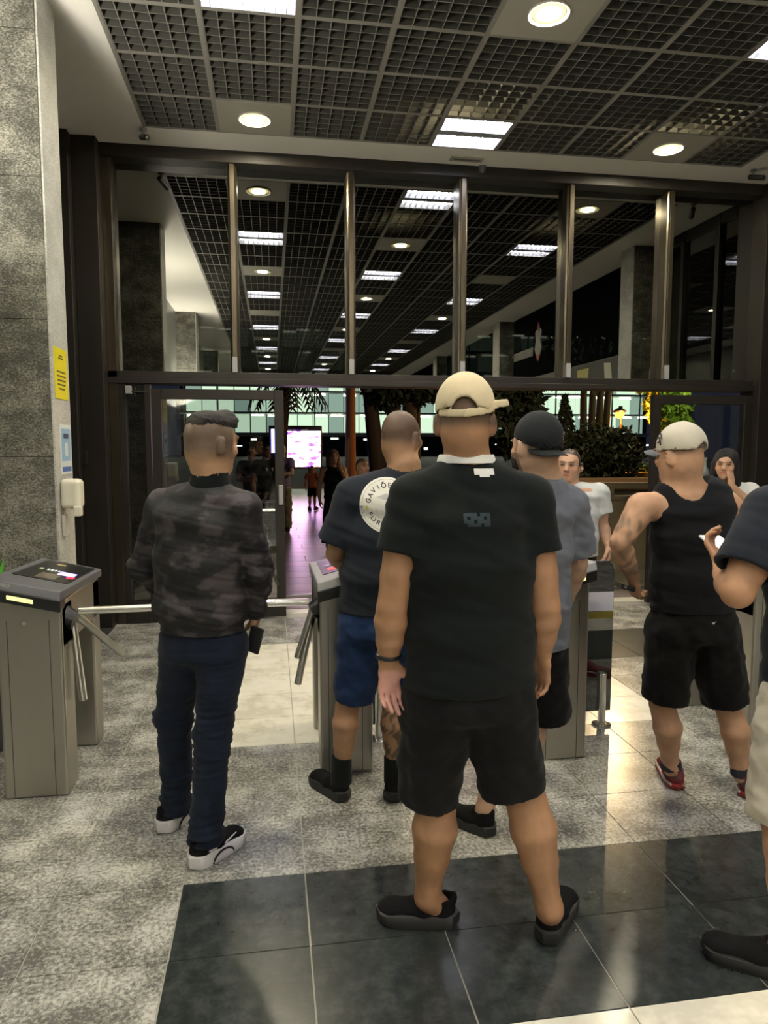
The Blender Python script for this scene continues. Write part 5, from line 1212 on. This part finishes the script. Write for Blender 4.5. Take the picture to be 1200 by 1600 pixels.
MB().box(-.02, .14, 21.0, 21.06, 1.42, 2.12).obj('glow_panel', emit('blue_violet_glow', (.30,.28,1.0), 4), t); MB().box(-.04, .16, 21.06, 21.12, -.01, 2.14).obj('panel_back', M_BLACKP, t)
def lampobj(name, loc, power, col, r=.12):
    ld = bpy.data.lights.new(name, 'POINT'); ld.energy = power; ld.color = col; ld.shadow_soft_size = r; o = bpy.data.objects.new(name, ld); COL.objects.link(o); o.location = loc; return o

# building with lit floors
bd = thing('office_building', (25, 110, 0), 'distant glass building with pale green lit floors', 'building')
BY = 110; E_ROOM = emit('lit_room_green', (.54,.72,.52), .62); E_ROOM2 = emit('lit_room_dim', (.38,.55,.44), .32); E_BAR = emit('room_lamp', (1,1,.80), 4.0)
MB().box(-14, 64, BY+4, BY+5, 0, 24).obj('wall', M_DARKW, bd); MB().box(-14, 64, BY+.5, BY+4, 3.2, 3.7).obj('floor_slab', mat('pale_slab', (.4,.42,.4), .7), bd)
rm = [MB().box(0, 2.3, 0, .3, 0, 3.0).mesh('lit_panel', q) for q in (E_ROOM, E_ROOM2)]
bar = MB().box(0, 1.9, 0, .4, 0, .22).mesh('room_lamp', E_BAR); mul = MB().box(-.08, .08, 0, .3, 0, 20).mesh('mullion', mat('facade_metal', (.12,.13,.13), .5))
for fl in range(5):
    z = 3.7+fl*3.25
    if fl: MB().box(-14, 64, BY, BY+4, z-.35, z-.1).obj('floor_slab', mat('pale_slab', (.4,.42,.4), .7), bd)
    for i in range(31):
        o = link('lit_panel', rm[int(RNG.random() > .68)], bd); o.location = (-13+2.45*i, BY+3.2, z)
        if RNG.random() > .35: o = link('room_lamp', bar, bd); o.location = (-13+2.45*i+RNG.uniform(-.2,.4), BY+RNG.choice([.6, 1.6, 2.6]), z+2.55)
for i in range(16):
    o = link('mullion', mul, bd); o.location = (-13+4.9*i, BY, 3.5)
for i in range(26):
    x = -12+3*i+RNG.uniform(-.8,.8); z = RNG.uniform(.6, 2.8); MB().box(x, x+RNG.uniform(.3,1.3), BY+.9, BY+1.1, z, z+RNG.uniform(.15,.4)).obj('shop_light', emit('shop_glow', (.9,1,.8), 1.5), bd)

# trees and bushes -------------------------------------------------------
def leaves(name, parent, c, r, n, size, m, shape='ball', kind='stuff', seed=0):
    g = np.random.default_rng(seed); p = g.normal(size=(n, 3)); p /= np.linalg.norm(p, axis=1, keepdims=True); p *= g.uniform(.35, 1, (n, 1))**.6
    if shape == 'cone': z = g.uniform(0, 1, n); a = g.uniform(0, 6.28, n); rr = (1-z)*g.uniform(.5, 1, n); p = np.stack([rr*np.cos(a), rr*np.sin(a), z*2-1], 1)
    p = p*(1+.18*wob(p, 5, seed)[:, None]); p = np.array(c)+p*np.array(r)
    d = g.normal(size=(n, 3)); d /= np.linalg.norm(d, axis=1, keepdims=True); e = np.cross(d, g.normal(size=(n, 3))); e /= np.linalg.norm(e, axis=1, keepdims=True); s = size*g.uniform(.6, 1.3, (n, 1))
    V = np.stack([p-d*s, p+e*s*.45, p+d*s, p-e*s*.45], 1).reshape(-1, 3); F = np.arange(4*n).reshape(-1, 4)
    me = bpy.data.meshes.new(name); me.from_pydata(V.tolist(), [], F.tolist()); me.materials.append(m); o = link(name, me, parent); o['kind'] = kind; return o
M_BARK = mat('dark_bark', (.055,.035,.028), .9, bump=.6, bscale=15); M_BARKP = mat('pale_palm_bark', (.40,.33,.22), .85, bump=.4, bscale=12, stretch=(1,1,4))
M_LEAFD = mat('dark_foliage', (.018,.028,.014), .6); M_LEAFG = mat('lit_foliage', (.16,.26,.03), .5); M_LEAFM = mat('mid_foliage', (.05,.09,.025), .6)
def tree(x, y, r, label, hz, crown, m, n, seed, trunks=1, size=.12, bark=None, lean=.3):
    t = thing('tree', (x, y, 0), label, 'tree'); g = random.Random(seed)
    for k in range(trunks):
        dx = (k-(trunks-1)/2)*r*2.4; a = g.uniform(-lean, lean); pts = [(x+dx*.5, y, -.1), (x+dx*.8+a*.1, y, hz*.3), (x+dx+a*.4, y+.1, hz*.65), (x+dx*1.3+a, y+.1, hz)]
        MB().tube(pts, r, 12, rr=[r*1.3, r, r*.85, r*.6]).obj('trunk', bark or M_BARK, t, True)
        for b in range(3):
            a2 = g.uniform(0, 6.28); q = np.array(pts[2 if b else 3]); MB().tube([q, q+np.array([math.cos(a2)*.6, math.sin(a2)*.4, .7]), q+np.array([math.cos(a2)*1.2, math.sin(a2)*.7, 1.5])], r*.4, 7, rr=[r*.45, r*.3, r*.12]).obj('branch', bark or M_BARK, t, True)
    for i, (cx, cz, rx, rz) in enumerate(crown): leaves('foliage', t, (x+cx, y, cz), (rx, rx*.7, rz), n, size, m, seed=seed*7+i)
    return t
tree(2.75, 16, .19, 'dark multi-trunk tree beyond the shaved head of the man in the round print shirt', 4.2, [(0,4.4,1.5,1.1), (-.2,3.0,.55,.55), (.55,3.05,.6,.5)], M_LEAFD, 1500, 3, 3)
tree(3.43, 16.6, .085, 'slim reddish trunk tree beside the orange lamp behind the tan cap', 4.2, [(.1,4.3,.9,.8)], M_LEAFD, 500, 5)
tree(5.35, 15, .09, 'dark leafy tree between the tan cap and the charcoal cap', 3.4, [(0,2.55,.62,.75), (.1,1.75,.5,.5), (.5,3.3,.8,.4)], M_LEAFD, 1200, 9)
tree(6.35, 18, .035, 'thin young tree with sparse leaves above the charcoal cap', 3.2, [(-.1,3.0,.75,.45), (.3,2.5,.4,.3)], M_LEAFM, 130, 12, size=.10)
tree(8.1, 17, .10, 'row of dark trunks left of the orange street lamp', 4.4, [(0,4.2,1.6,.9)], M_LEAFD, 900, 15, 4)
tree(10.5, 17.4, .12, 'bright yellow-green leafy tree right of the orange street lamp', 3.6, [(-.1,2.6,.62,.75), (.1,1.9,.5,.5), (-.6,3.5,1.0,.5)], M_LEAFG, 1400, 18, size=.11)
t = thing('bush', (6.9, 14.2, 0), 'large dark rounded bush on the planter behind the polo shirt man', 'bush'); leaves('foliage', t, (6.9,14.2,1.45), (.98,.7,.62), 5200, .07, M_LEAFD, seed=31); leaves('foliage', t, (6.2,14.0,.9), (.5,.5,.5), 900, .07, M_LEAFD, seed=32); MB().tube([(6.9,14.2,-.1),(6.9,14.2,1.2)], .06, 8).obj('stem', M_BARK, t)
t = thing('conifer', (6.35, 15.2, 0), 'small dark cone-shaped conifer behind the rounded bush', 'tree'); leaves('foliage', t, (6.55,15.2,1.95), (.48,.4,.85), 2200, .06, M_LEAFD, 'cone', seed=41); MB().tube([(6.55,15.2,-.1),(6.55,15.2,2.2)], .04, 8).obj('trunk', M_BARK, t)
for i, (x, y, s_) in enumerate(((8.6,15.6,.28), (9.3,15.9,.30), (10.0,16.2,.26))):
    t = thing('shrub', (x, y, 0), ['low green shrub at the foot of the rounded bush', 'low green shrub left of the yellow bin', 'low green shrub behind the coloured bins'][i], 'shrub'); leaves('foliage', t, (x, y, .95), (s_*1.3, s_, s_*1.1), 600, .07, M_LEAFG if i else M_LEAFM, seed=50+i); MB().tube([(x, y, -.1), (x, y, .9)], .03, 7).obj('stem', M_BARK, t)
# palms
t = thing('palm', (2.21, 20, 0), 'pale smooth palm trunk rising between the screen and the dark tree', 'palm')
MB().tube([(2.21,20,-.1),(2.20,20,1.6),(2.22,20,3.3),(2.24,20,5.0)], .15, 12, rr=[.19,.15,.13,.12]).obj('trunk', M_BARKP, t, True)
def frond(t, c, a, L_, droop, m, n=15):
    c = np.array(c); pts = [c+np.array([math.cos(a)*L_*s_, math.sin(a)*L_*s_*.6, .45*L_*s_-droop*L_*s_*s_*1.3]) for s_ in np.linspace(0, 1, n)]
    s = MB(); s.tube(pts, .014, 5)
    for i in range(1, n):
        d = unit(pts[i]-pts[i-1]); p = unit(np.cross(d, (0,0,1.)))
        for q in (-1, 1): e = pts[i]+p*q*L_*.20+d*L_*.10+V3(0,0,-L_*.12); s.add([pts[i]-d*.04, pts[i]+d*.04, e, (pts[i]+e)/2-d*.03+V3(0,0,.01)], [(0,1,2,3)])
    return s.obj('frond', m, t)
for k in range(10): frond(t, (2.24,20,5.0), k*.63, 1.6, .9, M_LEAFM)
t = thing('palm', (.75, 15, 0), 'dark palm with drooping fronds above the video screen', 'palm')
MB().tube([(.15,15.4,-.1),(.25,15.4,2.0),(.35,15.4,3.2)], .10, 10).obj('trunk', M_BARK, t, True)
for k in range(13): frond(t, (.35,15.4,3.15), k*.49, .85, .95, mat('palm_dark_leaf', (.03,.05,.03), .5))
# street lamps
def streetlamp(x, y, z, label, col=(1,.28,.03), pw=160, r=.10):
    t = thing('street_lamp', (x, y, 0), label, 'street lamp')
    MB().tube([(x+.1, y+.1, -.1), (x+.1, y+.1, z+.25), (x, y, z+.22)], .035, 8).obj('pole', M_BLACKP, t, True); MB().lathe([(.04,.2),(.18,.12),(.16,.08)], (x, y, z), 14).obj('lamp_hood', M_BLACKP, t, True)
    MB().lathe([(.02,-.09),(.10,-.05),(.13,.02),(.10,.08)], (x, y, z), 14).obj('bulb', emit('street_lamp_'+str(pw), col, 3.4), t, True)
    lampobj('street_lamp_light', (x, y-.25, z-.1), pw, col).parent = None; return t
streetlamp(9.31, 18, 2.45, 'orange street lamp glowing between the trunks above the rounded bush')
streetlamp(4.45, 18, 2.5, 'orange street lamp glowing behind the tan cap', pw=14)
lampobj('plaza_green_light', (10.9, 15.5, 3.4), 90, (.9,1,.35), .03); lampobj('plaza_orange_light', (7.0, 25.5, 5.5), 400, (1,.45,.18), .05)
lampobj('plaza_warm_light', (5.6, 10.8, 3.6), 130, (1,.72,.38), .025)
# planter wall, ramp, bins
M_STONE = mat('beige_sandstone', (.30,.235,.145), .7, var=.10, vscale=3)
t = thing('planter_wall', (4.6, 8.6, 0), 'low beige stone planter wall with a rounded rail beyond the polo shirt man', 'planter wall')
MB().box(3.3, 5.6, 8.5, 9.6, -.1, .93).obj('wall_block', M_STONE, t, bevel=.01); MB().box(3.25, 5.6, 8.45, 9.6, .93, .985).obj('ledge', M_STONE, t, bevel=.01)
MB().tube([(3.35,8.50,1.12),(5.6,8.50,1.10)], .048, 14).obj('rail', M_STONE, t, True); MB().box(3.3, 5.6, 8.6, 8.7, .985, 1.10).obj('recess', mat('shadow_stone', (.12,.11,.08), .8), t)  # dark block under the rail, its shade put into the colour
for x in (3.4, 4.25, 5.1): MB().box(x, x+.09, 8.46, 8.55, .985, 1.08).obj('support', M_STONE, t, bevel=.006)
t = thing('ramp_step', (4.6, 8.0, 0), 'wide pale beige stone step at the foot of the planter wall', 'step')
MB().box(2.9, 6.2, 7.55, 8.45, -.1, .02).obj('step_block', mat('pale_step', (.42,.36,.25), .5, var=.1), t, bevel=.008)
t = thing('planter_edge', (8, 15, 0), 'long low planter edge lit orange in front of the bushes', 'planter edge')
MB().box(4.6, 12.5, 13.2, 13.5, -.1, .98).obj('edge_wall', mat('edge_stone', (.30,.20,.12), .6), t, bevel=.01); MB().box(4.6, 12.5, 13.5, 19.5, -.1, .55).obj('soil', mat('soil', (.04,.03,.02), .9), t)
for i, (x, nm, c) in enumerate(((8.35,'yellow',(.65,.42,.03)), (8.68,'blue',(.03,.09,.16)), (9.0,'red',(.30,.05,.02)), (7.98,'green',(.02,.10,.04)))):
    t = thing('recycling_bin', (x, 15, .55), f'{nm} recycling bin behind the planter edge', 'bin', 'coloured recycling bins')
    MB().lathe([(.105,0),(.135,.42),(.145,.43),(.145,.47),(.10,.48)], (x, 15, .55), 16).obj('bin_body', mat('bin_'+nm, c, .4), t, True)
    MB().tube([(x-.10,15,1.03),(x-.07,15,1.10),(x+.07,15,1.10),(x+.10,15,1.03)], .014, 6).obj('handle', mat('bin_'+nm, c, .4), t, True)
# canopy slab outside over the door, keeps the night sky off the upper glass
MB().box(-6, 12, 6.95, 9.5, 3.95, 4.3).obj('canopy', M_DARKW)['kind'] = 'structure'
